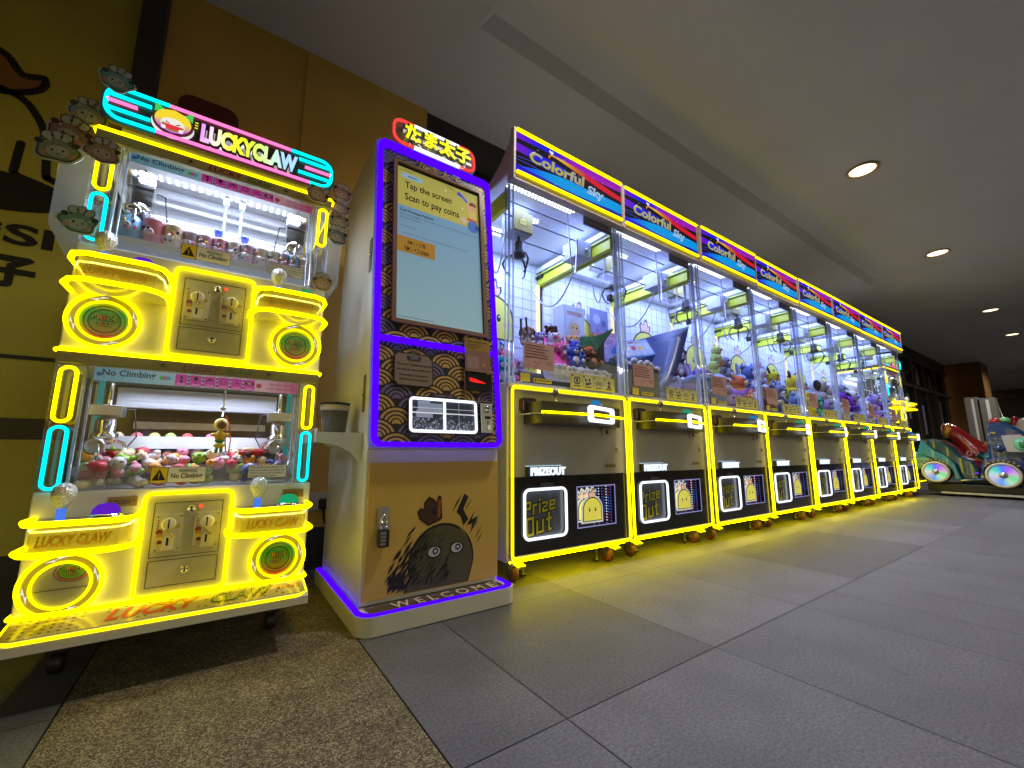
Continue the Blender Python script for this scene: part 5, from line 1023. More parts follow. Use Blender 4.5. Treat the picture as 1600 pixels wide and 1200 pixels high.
def tall_machine():
    t = thing('claw_machine', 'x', 'claw machine', (MX, MY, 0), group='tall claw machines in a row')
    W_ = MW
    # lower cabinet shell
    mb = MB(); a, b = .006, W_-.006
    mb.box(a, a+.016, .012, .76, .105, .885); mb.box(b-.016, b, .012, .76, .105, .885); mb.box(a+.0165, b-.0165, .742, .76, .106, .884); mb.box(a+.0165, b-.0165, .012, .7415, .106, .122); mb.box(a+.0165, b-.0165, .012, .7415, .868, .884)
    mb.box(a, b, -.002, .011, .868, .886, bev=.002)
    mb.build('cabinet', m_grey, t)
    # front face: grey above, black below with two openings
    mb = MB(); mb.box(.022, .778, .0, .011, .462, .862); f = mb.build('front_panel', m_face, t)
    mb = MB(); L = [(.022, .086), (.336, .414), (.680, .778)]
    for x0, x1 in L: mb.box(x0, x1, -.003, .010, .122, .4605)
    for x0, x1, z0, z1 in ((.0862, .3358, .122, .189), (.0862, .3358, .407, .4605), (.4142, .6798, .122, .212), (.4142, .6798, .401, .4605)): mb.box(x0, x1, -.003, .010, z0, z1)
    mb.build('lower_panel', m_black, t)
    mb = MB(); mb.ring([(.018, .119), (.782, .119), (.782, .866), (.018, .866)], [(.028, .129), (.772, .129), (.772, .856), (.028, .856)], -.012, -.0032, col=S(120, 116, 100)); mb.build('door_frame', m_face, t)
    mb = MB(); mb.tube([(x, -.016, z) for x, z in rr(.0185, .7815, .118, .868, .022, 5)], .0054, closed=True, seg=8); mb.build('neon_frame', m_nyt, t)
    mb = MB(); mb.tube([(.03, .022, .1005), (W_-.03, .022, .1005)], .0042, seg=8); mb.build('under_light', m_under, t)
    # card reader
    mb = MB(); mb.prism(rr(.066, .152, .752, .820, .014, 3), -.022, -.0005); cr = mb.build('card_reader', m_blackm, t)
    mb = MB(); mb.box(.092, .128, -.0232, -.0221, .775, .808, col=S(30, 34, 44)); mb.box(.098, .120, -.0238, -.0233, .782, .804, col=S(70, 80, 95)); mb.build('display', m_print, cr)
    mb = MB(); mb.ell((.118, -.0225, .764), (.006, .002, .005), 8, 6); mb.build('red_light', neon('reader red', (1, .03, .02), 2), cr)
    mb = MB(); [mb.tube([(x, -.0225, .762), (x, -.0225, .806)], .0015, seg=5) for x in (.074, .144)]; mb.build('side_light', neon('reader orange', (1, .16, .03), .7), cr)
    # control shelf: black wedge with cut corner
    P = [(.092, -.0005), (.108, -.118), (.44, -.135), (.680, -.060), (.715, -.0005)]
    mb = MB(); mb.prism(P, .700, .798, ax='z'); cs = mb.build('control_shelf', mat('black shelf', (.018, .018, .02), .3, noise=.15), t)
    mb = MB(); off = [(.065, -.03), (.096, -.132), (.44, -.149), (.688, -.072), (.715, -.04)]; mb.tube([(x, y, .748) for x, y in off[1:4]], .0050, seg=8); mb.build('neon_bar', m_nyt, cs)
    mb = MB(); mb.box(.062, .115, -.12, -.0025, .741, .7435); mb.build('card_tray', m_face, cs)
    # white lit handle shape on the slanted corner face
    d = Vector((.24, .075, 0)).normalized(); nrm = Vector((d.y, -d.x, 0)); O = Vector((.44, -.135, 0))
    Mh = Matrix(((d.x, -nrm.x, 0, O.x), (d.y, -nrm.y, 0, O.y), (0, 0, 1, 0), (0, 0, 0, 1)))
    mb = MB(Mh); o = [(-.10, .780), (-.085, .790), (.145, .790), (.160, .780), (.160, .722), (.145, .712), (-.085, .712), (-.10, .722)]
    i_ = [(.03+(x-.03)*.78, .751+(z-.751)*.58) for x, z in o]
    mb.ring(o, i_, -.012, .0045); mb.build('handle_light', m_nw, cs)
    mb = MB(); mb.tube([(.225, -.072, .798), (.225, -.072, .842)], .004, seg=8); js = mb.build('joystick', m_chrome, t)
    mb = MB(); mb.ell((.225, -.072, .850), .017, 14, 10, col=S(150, 145, 135)); mb.build('knob', m_gprint, js)
    mb = MB(); mb.lathe([(.034, .798), (.034, .804), (.028, .808)], (.50, -.062, 0), 18); pb = mb.build('push_button', m_chrome, t)
    mb = MB(); mb.lathe([(.028, .806), (.027, .818), (.018, .829), (0, .833)], (.50, -.062, 0), 18); mb.build('dome_cap', neon('blue dome', (.03, .30, .75), .9), pb)
    mb = MB(); mb.prism(rr(.60, .665, .655, .700, .006, 2), -.010, -.0005); cb = mb.build('coin_return', m_face, t)
    mb = MB(); mb.box(.622, .64, -.013, -.0102, .668, .69, col=S(60, 58, 52)); mb.build('flap', m_print, cb)
    mb = MB(); mb.lathe([(.012, -.0005), (.012, -.006), (.007, -.007), (0, -.0065)], (.717, 0, .589), 14, ax='y'); mb.build('key_lock', m_steel, t)
    mb = MB(); mb.box(.62, .70, -.0015, -.0004, .492, .512, col=S(150, 140, 90)); mb.prism([(.626, .495), (.638, .495), (.632, .507)], -.002, -.0016, col=(.05, .04, .01)); mb.box(.645, .693, -.002, -.0016, .499, .504, col=S(90, 84, 56)); mb.build('warning_sticker', m_print, t)
    # PRIZEOUT sign
    mb = MB(); mb.box(.100, .316, -.022, -.0005, .464, .508); ps = mb.build('prize_sign', m_blackm, t)
    mb = MB(); T(mb, 'PRIZEOUT', .112, .318, .467, .505, -.030, off=.045, depth=.007); mb.build('lettering', neon('sign white', (.75, .88, 1), 2.0), ps)
    mb = MB(); mb.box(.100, .314, -.006, -.001, .5085, .5105); mb.build('back_light', neon('sign glow', (.6, .8, 1), 1.6), ps)
    # prize door
    mb = MB(); mb.tube([(x, -.010, z) for x, z in rr(.088, .334, .191, .405, .026, 5)], .0065, closed=True, seg=8); nd = mb.build('prize_door_light', m_nw, t)
    mb = MB(); mb.prism(rr(.090, .332, .193, .403, .026, 5), .006, .010, col=S(92, 98, 112)); mb.prism([(.22, .2), (.30, .2), (.25, .40), (.235, .40)], .0055, .0058, col=S(104, 110, 126)); pd = mb.build('prize_door', m_gprint, t)
    mb = MB(); k = (.015, .015, .02); yl = S(205, 196, 40)
    PIX = {'P': '1111 1001 1001 1111 1000 1000 1000', 'r': '000 000 111 100 100 100 100', 'i': '1 0 1 1 1 1 1', 'z': '0000 0000 1111 0001 0110 1000 1111', 'e': '0000 0000 1111 1001 1111 1000 1111', 'O': '1111 1001 1001 1001 1001 1001 1111', 'u': '0000 0000 1001 1001 1001 1001 1111', 't': '010 010 111 010 010 010 011'}
    for word, x0, p, z1 in (('Prize', .100, .0086, .362), ('Out', .106, .0112, .292)):
        X = x0
        for ch in word:
            rows = PIX[ch].split()
            for r_, row in enumerate(rows):
                for c_, b_ in enumerate(row):
                    if b_ == '1': mb.box(X+c_*p-p*.42, X+(c_+1)*p+p*.42, .0046, .0050, z1-(r_+1)*p*1.05-p*.42, z1-r_*p*1.05+p*.42, col=k); mb.box(X+c_*p-.0001, X+(c_+1)*p+.0001, .0040, .0043, z1-(r_+1)*p*1.05-.0001, z1-r_*p*1.05+.0001, col=yl)
            X += (len(rows[0])+1.15)*p
    mb.v = [(x, y, z+(x-.19)*.14) for x, y, z in mb.v]; mb.build('lettering', m_print, pd)
    mb = MB(); mb.prism([(.178, .412), (.262, .412), (.255, .432), (.185, .432)], -.010, -.0035, col=S(70, 74, 78)); mb.build('door_handle', m_gprint, t)
    # infinity window: chick figure, its mirror reflections modelled as receding copies, mirror lights
    mb = MB(); mb.box(.412, .682, .10, .104, .208, .405, col=(.02, .015, .03)); mb.box(.412, .414, .012, .0995, .209, .404, col=(.03, .02, .03)); mb.box(.680, .682, .012, .0995, .209, .404, col=(.05, .03, .10)); mb.box(.4145, .6795, .012, .0995, .208, .210, col=(.05, .04, .06)); mb.box(.4145, .6795, .012, .0995, .403, .405, col=(.05, .03, .05)); iw = mb.build('show_window', mat('mirror lining', rough=.15, attr=True, metal=.3), t)
    mb = MB(); mb.ring([(.410, .207), (.684, .207), (.684, .406), (.410, .406)], [(.4145, .2115), (.6795, .2115), (.6795, .4015), (.4145, .4015)], -.005, -.003); mb.build('lit_rim', neon('rim violet', (.5, .5, 1), .8), iw)
    cols = {'white led': [], 'blue led': [], 'red led': []}
    for j in range(13):
        for i in range(11):
            x, y = (.598+i*.0135, .0965) if i < 6 else (.6775, .085-(i-6)*.0155); z = .218+j*.0145
            key = 'white led' if i % 3 == 2 else ('red led' if (j > 8 or j < 3) and i % 2 else 'blue led'); cols[key].append((x, y, z, .0028))
    for key, c, s_ in (('white led', (.8, .9, 1), 1.3), ('blue led', (.12, .25, 1), .7), ('red led', (.8, .06, .16), .4)):
        mb = MB(); [mb.box(x-(r if y > .09 else .001), x+(r if y > .09 else .001), y-(r if y < .09 else .001), y+(r if y < .09 else .001), z-r, z+r) for x, y, z, r in cols[key]]; mb.build('led_grid', neon(key, c, s_), iw)
    mb = MB()
    for z in [.216+.0095*i for i in range(19)]: mb.box(.416, .56, .094, .096, z, z+.0018, col=(.10, .05, .045))
    mb.build('mirror_lines', m_print, iw)
    for k in range(5):
        mb = MB(); cx, cz, w = .535-.022*k, .283+.001*k, .135-.010*k; y = .018+.016*k
        chick(mb, cx, cz, w*1.16, y+.003, cols=((.7, .7, .68), (.7, .7, .68)), dark=(.7, .7, .68)); chick(mb, cx, cz, w, y, cols=None); mesh_star(mb, cx-.06, cz+.07, .012, y, (.8, .75, .3)); mb.build('chick_figure', mat('lit figure', rough=.35, attr=True, emit=.45), iw)
    # casters
    for x in (.085, W_-.10):
        for y in (.075, .66):
            mb = MB(); mb.box(x-.03, x+.03, y-.03, y+.03, .099, .105); mb.prism([(y-.028, .099), (y+.02, .099), (y+.012, .028), (y-.006, .028)], x-.020, x-.0165, ax='x'); mb.prism([(y-.028, .099), (y+.02, .099), (y+.012, .028), (y-.006, .028)], x+.0165, x+.020, ax='x'); ca = mb.build('caster', m_steel, t)
            mb = MB(); mb.lathe([(.022, -.015), (.033, -.012), (.036, 0), (.033, .012), (.022, .015)], (x, y+.006, .036), 18, ax='x'); mb.build('caster_wheel', m_wheel, ca)
            mb = MB(); mb.lathe([(.013, -.0165), (.013, .0165)], (x, y+.006, .036), 12, ax='x'); mb.build('hub', m_steel, ca)
            mb = MB(); mb.prism([(y-.07, .072), (y-.075, .082), (y-.03, .094), (y-.02, .080)], x-.018, x+.018, ax='x'); mb.build('brake_pedal', m_lime if y < .1 else m_steel, ca)
        mb = MB(); mb.lathe([(.018, .0), (.020, .010), (.008, .014), (.008, .099)], (x-.065 if x > .3 else x+.07, .10, .012), 12); mb.build('levelling_foot', m_blackm, t)
    # display case: panes, posts, inner walls
    mb = MB(); mb.box(.03, W_-.03, -.001, .003, .8865, 1.884); mb.build('front_pane', m_pane, t)
    mb = MB(); mb.box(W_-.006, W_-.003, .04, .735, .8865, 1.884); mb.build('side_pane', m_pane, t)
    for x, s in ((.006, 1), (W_-.006, -1)):
        mb = MB(); mb.tube([(x+s*.006, .006, .887), (x+s*.006, .006, 1.884)], .0055, seg=8); mb.tube([(x+s*.030, .003, .887), (x+s*.030, .003, 1.884)], .0045, seg=8); mb.tube([(x+s*.006, .034, .887), (x+s*.006, .034, 1.884)], .0045, seg=8); mb.tube([(x+s*.018, .016, .887), (x+s*.018, .016, 1.884)], .0035, seg=8)
        mb.build('corner_post', m_acre, t)
        mb = MB(); mb.box(min(x+s*.010, x+s*.027), max(x+s*.010, x+s*.027), .001, .005, .888, 1.883); mb.build('corner_strip', m_acr, t)
    mb = MB(); mb.tube([(.019, .012, .89), (.019, .012, 1.35)], .0022, seg=6); mb.build('post_light', neon('post yellow', (.9, .85, .25), 1.2), t)
    mb = MB(); mb.box(.02, W_-.02, .735, .75, .8865, 1.93); bw = mb.build('back_wall', m_case, t)
    mb = MB(); g = S(120, 130, 160)
    for i in range(1, 10): x = .02+i*.076; mb.box(x, x+.0016, .7335, .7348, .9, 1.90, col=g)
    for i in range(14): z = .92+i*.073; mb.box(.021, W_-.021, .7334, .7347, z, z+.0016, col=g)
    mb.build('grid_lines', m_print, bw)
    mb = MB(); chick(mb, .37, 1.46, .36, .7330, dy=-.0004); chick(mb, .70, 1.15, .16, .7330, dy=-.0004); T(mb, 'たま', .10, .24, 1.18, 1.25, .7325, off=.05, col=S(70, 80, 120)); mb.build('mural_print', m_print, bw)
    mb = MB(); mb.box(W_-.05, W_-.03, .715, .734, .89, 1.775); mb.build('led_column', neon('column light', (1, .93, .55), 2.0), t)
    mb = MB(); mb.box(.02, W_-.02, .02, .734, .8868, .90); mb.build('case_floor', m_case, t)
    # roof and LED arrays
    mb = MB(); mb.box(.004, W_-.004, .004, .75, 1.932, 1.945); rf = mb.build('case_roof', m_case, t)
    for x0, x1, y0, y1, nx, ny in ((.05, .50, .032, .092, 20, 3), (.08, .40, .24, .30, 14, 3), (.10, .30, .46, .54, 9, 4)):
        mb = MB()
        for i in range(nx):
            for j in range(ny):
                x = x0+(x1-x0)*(i+.5*(j % 2))/nx; y = y0+(y1-y0)*j/ny; mb.box(x, x+.0095, y, y+.0085, 1.9265, 1.9315)
        mb.build('led_array', m_led, rf)
    mb = MB(); mb.box(.52, .75, .006, .010, 1.84, 1.90, col=S(150, 160, 190)); mb.box(.525, .745, .0052, .0058, 1.845, 1.857, col=S(110, 90, 190)); [mb.box(.56+.024*i, .572+.024*i, .0052, .0058, 1.872, 1.884, col=S(80, 90, 130)) for i in range(7)]; mb.build('header_sticker', m_paper, t)
    # gantry: side rails, carriage, rods
    for s, x0, x1 in ((1, W_-.040, W_-.010), (-1, .010, .034)):
        mb = MB(); mb.box(x0, x1, .03, .733, 1.775, 1.86); r_ = mb.build('side_rail', m_lime, t)
        mb = MB(); mb.box(x0-.012 if s > 0 else x1+.001, x0-.001 if s > 0 else x1+.012, .04, .732, 1.868, 1.90); mb.build('rail_cover', m_case, r_)
    mb = MB(); mb.tube([(W_-.046, .03, 1.84), (W_-.046, .733, 1.84)], .004, seg=6); mb.tube([(W_-.046, .66, 1.83), (W_-.046, .73, 1.83)], .014, seg=10); mb.build('drive_rod', m_blackm, t)
    gx = MB(); gx.box(W_-.175, W_-.055, .17, .30, 1.755, 1.862, bev=.003); gan = gx.build('gantry_motor', mat('gantry housing', (.50, .52, .58), .4, noise=.06), t)
    mb = MB(); [mb.tube([(.034, y, z), (W_-.17, y, z)], .0042, seg=6) for y, z in ((.12, 1.885), (.185, 1.85), (.285, 1.79))]; mb.build('gantry_rod', m_blackm, gan)
    mb = MB(); mb.lathe([(.012, .165), (.012, .158), (0, .156)], (W_-.10, 0, 1.80), 12, ax='y'); mb.build('motor_pin', m_steel, gan)
    cx, cy_ = .225, .235
    mb = MB(); mb.box(cx-.068, cx+.068, cy_-.055, cy_+.055, 1.775, 1.895, bev=.006); cl = mb.build('claw_trolley', mat('trolley box', (.30, .32, .36), .4), t)
    mb = MB(); mb.box(cx-.064, cx+.064, cy_-.061, cy_-.0555, 1.78, 1.892, col=S(190, 180, 90)); chick(mb, cx, 1.835, .055, cy_-.0615, dy=-.0003); mb.build('trolley_plate', m_print, cl)
    claw_mech(t, cx+.01, cy_, 1.665, 1.25, body=m_blackm, arms=m_blackm, open_=1.25)
    # draped cables
    def drape(p, q, sag, r=.005, n=14):
        mb = MB(); mb.tube([tuple(p[k]*(1-u)+q[k]*u-(sag*4*u*(1-u) if k == 2 else 0) for k in range(3)) for u in [i/n for i in range(n+1)]], r, seg=6); mb.build('cable', m_steel, t)
    drape((W_-.12, .70, 1.74), (W_-.11, .24, 1.76), .22); drape((.06, .30, 1.86), (.16, .25, 1.86), .32, .004); drape((.45, .06, 1.90), (.56, .10, 1.80), .28, .004)
    mb = MB(); mb.box(.735, .757, .02, .05, 1.445, 1.48, bev=.004); mb.build('sensor_block', m_blackm, t)
    # papers on the glass
    mb = MB(); mb.box(.093, .280, -.0032, -.0016, .965, 1.095, col=S(196, 156, 150)); rnd = random.Random(3)
    for k in range(5): mb.box(.102, .102+rnd.uniform(.10, .165), -.0040, -.0034, 1.077-k*.014, 1.081-k*.014, col=S(120, 60, 56))
    for k in range(26): x, z = rnd.uniform(.10, .26), rnd.uniform(.972, 1.02); a = rnd.choice([0, .5, 1.57, 2.4]); L = rnd.uniform(.008, .02); mb.poly([(x, z), (x+L*cos(a)+.001, z+L*sin(a)*.6), (x+L*cos(a), z+L*sin(a)*.6+.003), (x, z+.003)], -.0038, col=S(170, 90, 80))
    mb.build('paper_notice', m_paper, t)
    mb = MB(); mb.box(.385, .715, -.0032, -.0016, .895, .972, col=S(196, 186, 60))
    for k in range(4):
        a = .395+k*.079; mb.box(a, a+.071, -.0038, -.0033, .902, .966, col=S(205, 200, 150)); mb.box(a+.002, a+.012, -.0044, -.0039, .957, .964, col=S(40, 40, 30)); mb.box(a+.012, a+.058, -.0044, -.0039, .9055, .910, col=S(60, 58, 40)); c = a+.036
        if k == 0: mb.ring(rr(c-.022, c+.022, .918, .955, .012, 3), rr(c-.017, c+.017, .923, .950, .009, 3), -.0044, -.0039, col=S(50, 50, 40)); mb.box(c-.006, c+.006, -.0044, -.0039, .928, .945, col=S(50, 50, 40))
        if k == 1: [mb.poly(circ(c+x, .935+z, .007, 10), -.0044, col=S(60, 60, 46)) for x, z in ((-.016, .008), (.010, .012), (.016, -.006), (.0, -.010), (-.012, -.012))]
        if k == 2: [mb.ring(circ(c+x, .932, .010, 12), circ(c+x, .932, .007, 12), -.0044, -.0039, col=S(60, 60, 46)) for x in (-.014, .012)]; mb.box(c-.002, c+.0, -.0044, -.0039, .94, .955, col=S(60, 60, 46))
        if k == 3: mb.poly(circ(c, .944, .009, 10), -.0044, col=S(80, 66, 46)); mb.poly([(c-.016, .915), (c+.016, .915), (c, .938)], -.0044, col=S(120, 70, 50))
    mb.build('instruction_strip', m_paper, t)
    mb = MB(); mb.box(.073, .128, -.0030, -.0016, .900, .940, col=S(205, 185, 80)); mb.box(.150, .262, -.0030, -.0016, .902, .922, col=S(205, 190, 70)); mb.box(.158, .166, -.0036, -.0031, .906, .918, col=(.05, .04, .01)); mb.box(.172, .255, -.0036, -.0031, .909, .915, col=S(110, 100, 40)); mb.build('yellow_label', m_paper, t)
    # topper
    mb = MB(); P = [(-.05, 1.888), (-.056, 2.160), (-.030, 2.166), (-.015, 2.10), (.06, 2.035), (.16, 1.985), (.30, 1.965), (.30, 1.946), (.004, 1.944), (.004, 1.888)]
    mb.prism(P, .002, .014, ax='x'); mb.prism(P, W_-.014, W_-.002, ax='x'); mb.box(.0145, W_-.0145, -.046, .002, 1.888, 1.944); mb.box(.0145, W_-.0145, -.040, -.018, 1.9445, 2.15)
    tp = mb.build('topper', mat('topper shell', (.45, .38, .36), .45), t)
    mb = MB(); y = -.0475; x0, x1, z0, z1 = .0155, W_-.0155, 1.935, 2.146; w = x1-x0; N = 40
    mb.box(x0, x1, y+.0005, y+.006, z0, z1, col=(.008, .006, .012))
    def band(lo, hi, ramp, ox=0, yy=y):
        for i in range(N):
            u, v = i/N, (i+1)/N; a, b, c, d = lo(u), lo(v), hi(u), hi(v)
            q = u*(len(ramp)-1); k = min(int(q), len(ramp)-2); cc = lerp3(ramp[k], ramp[k+1], q-k)
            if c-a < .001 and d-b < .001: continue
            mb.add([(x0+w*u, yy, z0+(z1-z0)*max(0, min(1, a))), (x0+w*v, yy, z0+(z1-z0)*max(0, min(1, b))), (x0+w*v, yy, z0+(z1-z0)*max(0, min(1, d))), (x0+w*u, yy, z0+(z1-z0)*max(0, min(1, c)))], [(0, 1, 2, 3)], col=cc)
    top = lambda u: .93-.10*u*(1-u)
    vio, blu, mag, red, ora, cya, nav = (.17, .01, .60), (.015, .012, .70), (.32, .01, .46), (.66, .008, .03), (.62, .16, .012), (.0, .33, .75), (.015, .008, .34)
    band(lambda u: .83-.02*u+.04*sin(6*u), lambda u: 1.0, [vio, blu, blu, mag, mag, mag, mag])
    band(lambda u: .76+.06*sin(5*u+.3)-.32*max(0, u-.35), lambda u: .80+.10*sin(4*u)-.08*u if u > .28 else .7, [ora, ora, ora, (.85, .45, .05), ora, red, red, red, red], yy=y-.0004)
    band(lambda u: .50-.04*u+(.0 if u < .4 else .0), lambda u: .745-.24*u-.10*max(0, .25-u) if u < .45 else .50-.04*u, [vio, blu, blu, blu, nav, nav, nav], yy=y-.0002)
    band(lambda u: .06+.10*max(0, u-.4), lambda u: .10+.34*min(1, u*2.2)*(1-.20*u)+.03*sin(9*u), [blu, (.0, .15, .85), cya, cya, cya, cya, cya, (.0, .30, .7)], yy=y-.0006)
    band(lambda u: 0, lambda u: .10+.03*sin(7*u+1), [blu, nav, nav, nav, nav], yy=y-.0008)
    for k in range(3): band(lambda u, k=k: .35-.12*k+.05*sin(8*u+k), lambda u, k=k: .36-.12*k+.05*sin(8*u+k), [(.1, .1, .85), (.0, .2, .9)], yy=y-.0009)
    hx, hz = x0+w*.30, z0+(z1-z0)*.90
    mb.poly([(hx, hz-.016), (hx+.016, hz+.004), (hx+.012, hz+.012), (hx+.004, hz+.012), (hx, hz+.006), (hx-.004, hz+.012), (hx-.012, hz+.012), (hx-.016, hz+.004)], y-.0010, col=(.75, .75, .85))
    rnd = random.Random(6)
    for k in range(16): mesh_star(mb, x0+w*rnd.uniform(.1, .98), z0+(z1-z0)*rnd.uniform(.1, .95), rnd.uniform(.002, .004), y-.0011, (.85, .85, .9))
    ar = mb.build('topper_print', m_backlit, tp)
    mb = MB(); zz = z0+(z1-z0)*.36
    T(mb, 'Colorful', x0+.085, x0+.47, zz+.004, zz+.070, y-.0014, off=.05, shear=.1, col=(.25, .25, .30)); T(mb, 'Sky', x0+.49, x0+.62, zz-.034, zz+.034, y-.0014, off=.03, shear=.15, col=(.75, .75, .80))
    T(mb, 'Colorful', x0+.088, x0+.467, zz+.008, zz+.066, y-.0020, off=.012, shear=.1, grad=[(.50, .46, .03), (.42, .40, .30), (.50, .46, .03), (.50, .42, .02), (.42, .40, .30), (.50, .36, .02)]); T(mb, 'Sky', x0+.494, x0+.616, zz-.030, zz+.030, y-.0020, off=-.004, shear=.15, col=(.10, .35, .70))
    mb.poly([(x0+.085, zz+.04), (x0+.125, zz+.062), (x0+.12, zz+.072), (x0+.10, zz+.058)], y-.0015, col=(.75, .75, .85)); mb.build('lettering', m_backlit, tp)
    mb = MB(); mb.tube([(.020, -.056, 2.153), (W_-.020, -.056, 2.153)], .0085, seg=8); mb.tube([(.020, -.054, 1.925), (W_-.020, -.054, 1.925)], .0075, seg=8); mb.build('neon_tube', m_nyu, tp)
    # working light of the LED arrays
    l = bpy.data.lights.new('array_lamp', 'AREA'); l.shape = 'RECTANGLE'; l.size = .66; l.size_y = .56; l.color = (.30, .40, 1); l.energy = LAMP_CASE
    o = bpy.data.objects.new('array_lamp', l); COL.objects.link(o); o.parent = t; o.location = (.40, .36, 1.921)
    return t
LABELS = ['tall claw machine beside the payment kiosk, magenta sheet and green turf slope inside',
 'second tall claw machine from the kiosk, dark curved sheet and blue toy boxes inside',
 'third tall claw machine from the kiosk, brown fox plush and purple plush inside',
 'fourth tall claw machine from the kiosk, with pale lime and grey blue plush inside',
 'fifth tall claw machine from the kiosk, with yellow black eared plush toys inside',
 'sixth tall claw machine from the kiosk, black eared white plush inside',
 'seventh tall claw machine from the kiosk, last but one of the row',
 'last tall claw machine at the far end of the row, farthest from the kiosk']
tm = tall_machine(); tm['label'] = LABELS[0]
TREE = {}
for c in bpy.data.objects:
    if c.parent: TREE.setdefault(c.parent.name, []).append(c)
MACH = [tm]
RV = random.Random(12)
m_dg = neon('green dome tall', (.03, .50, .25), .9)
for i in range(1, 8):
    c = copy_tree(tm, None, TREE); c.location = (MX+MW*i, MY+(.004, -.003, .005, 0, -.004, .003, .001)[i-1], 0); c.rotation_euler = (0, 0, R((.25, -.2, .15, -.3, .2, -.1, .15)[i-1])); c['label'] = LABELS[i]; MACH.append(c)
    for ch in c.children:
        if ch.name.startswith(('paper_notice', 'yellow_label', 'instruction_strip')): ch.location = (RV.uniform(-.012, .012), 0, RV.uniform(-.012, .012) if 'paper' in ch.name else 0)
        if ch.name.startswith('claw_trolley'): ch.location = (RV.uniform(-.03, .10), RV.uniform(-.03, .15), 0)
    if i in (1, 3, 4, 5, 6):
        for ch in c.children:
            for g in ch.children:
                if g.name.startswith('dome_cap'): g.data = g.data.copy(); g.data.materials[0] = m_dg

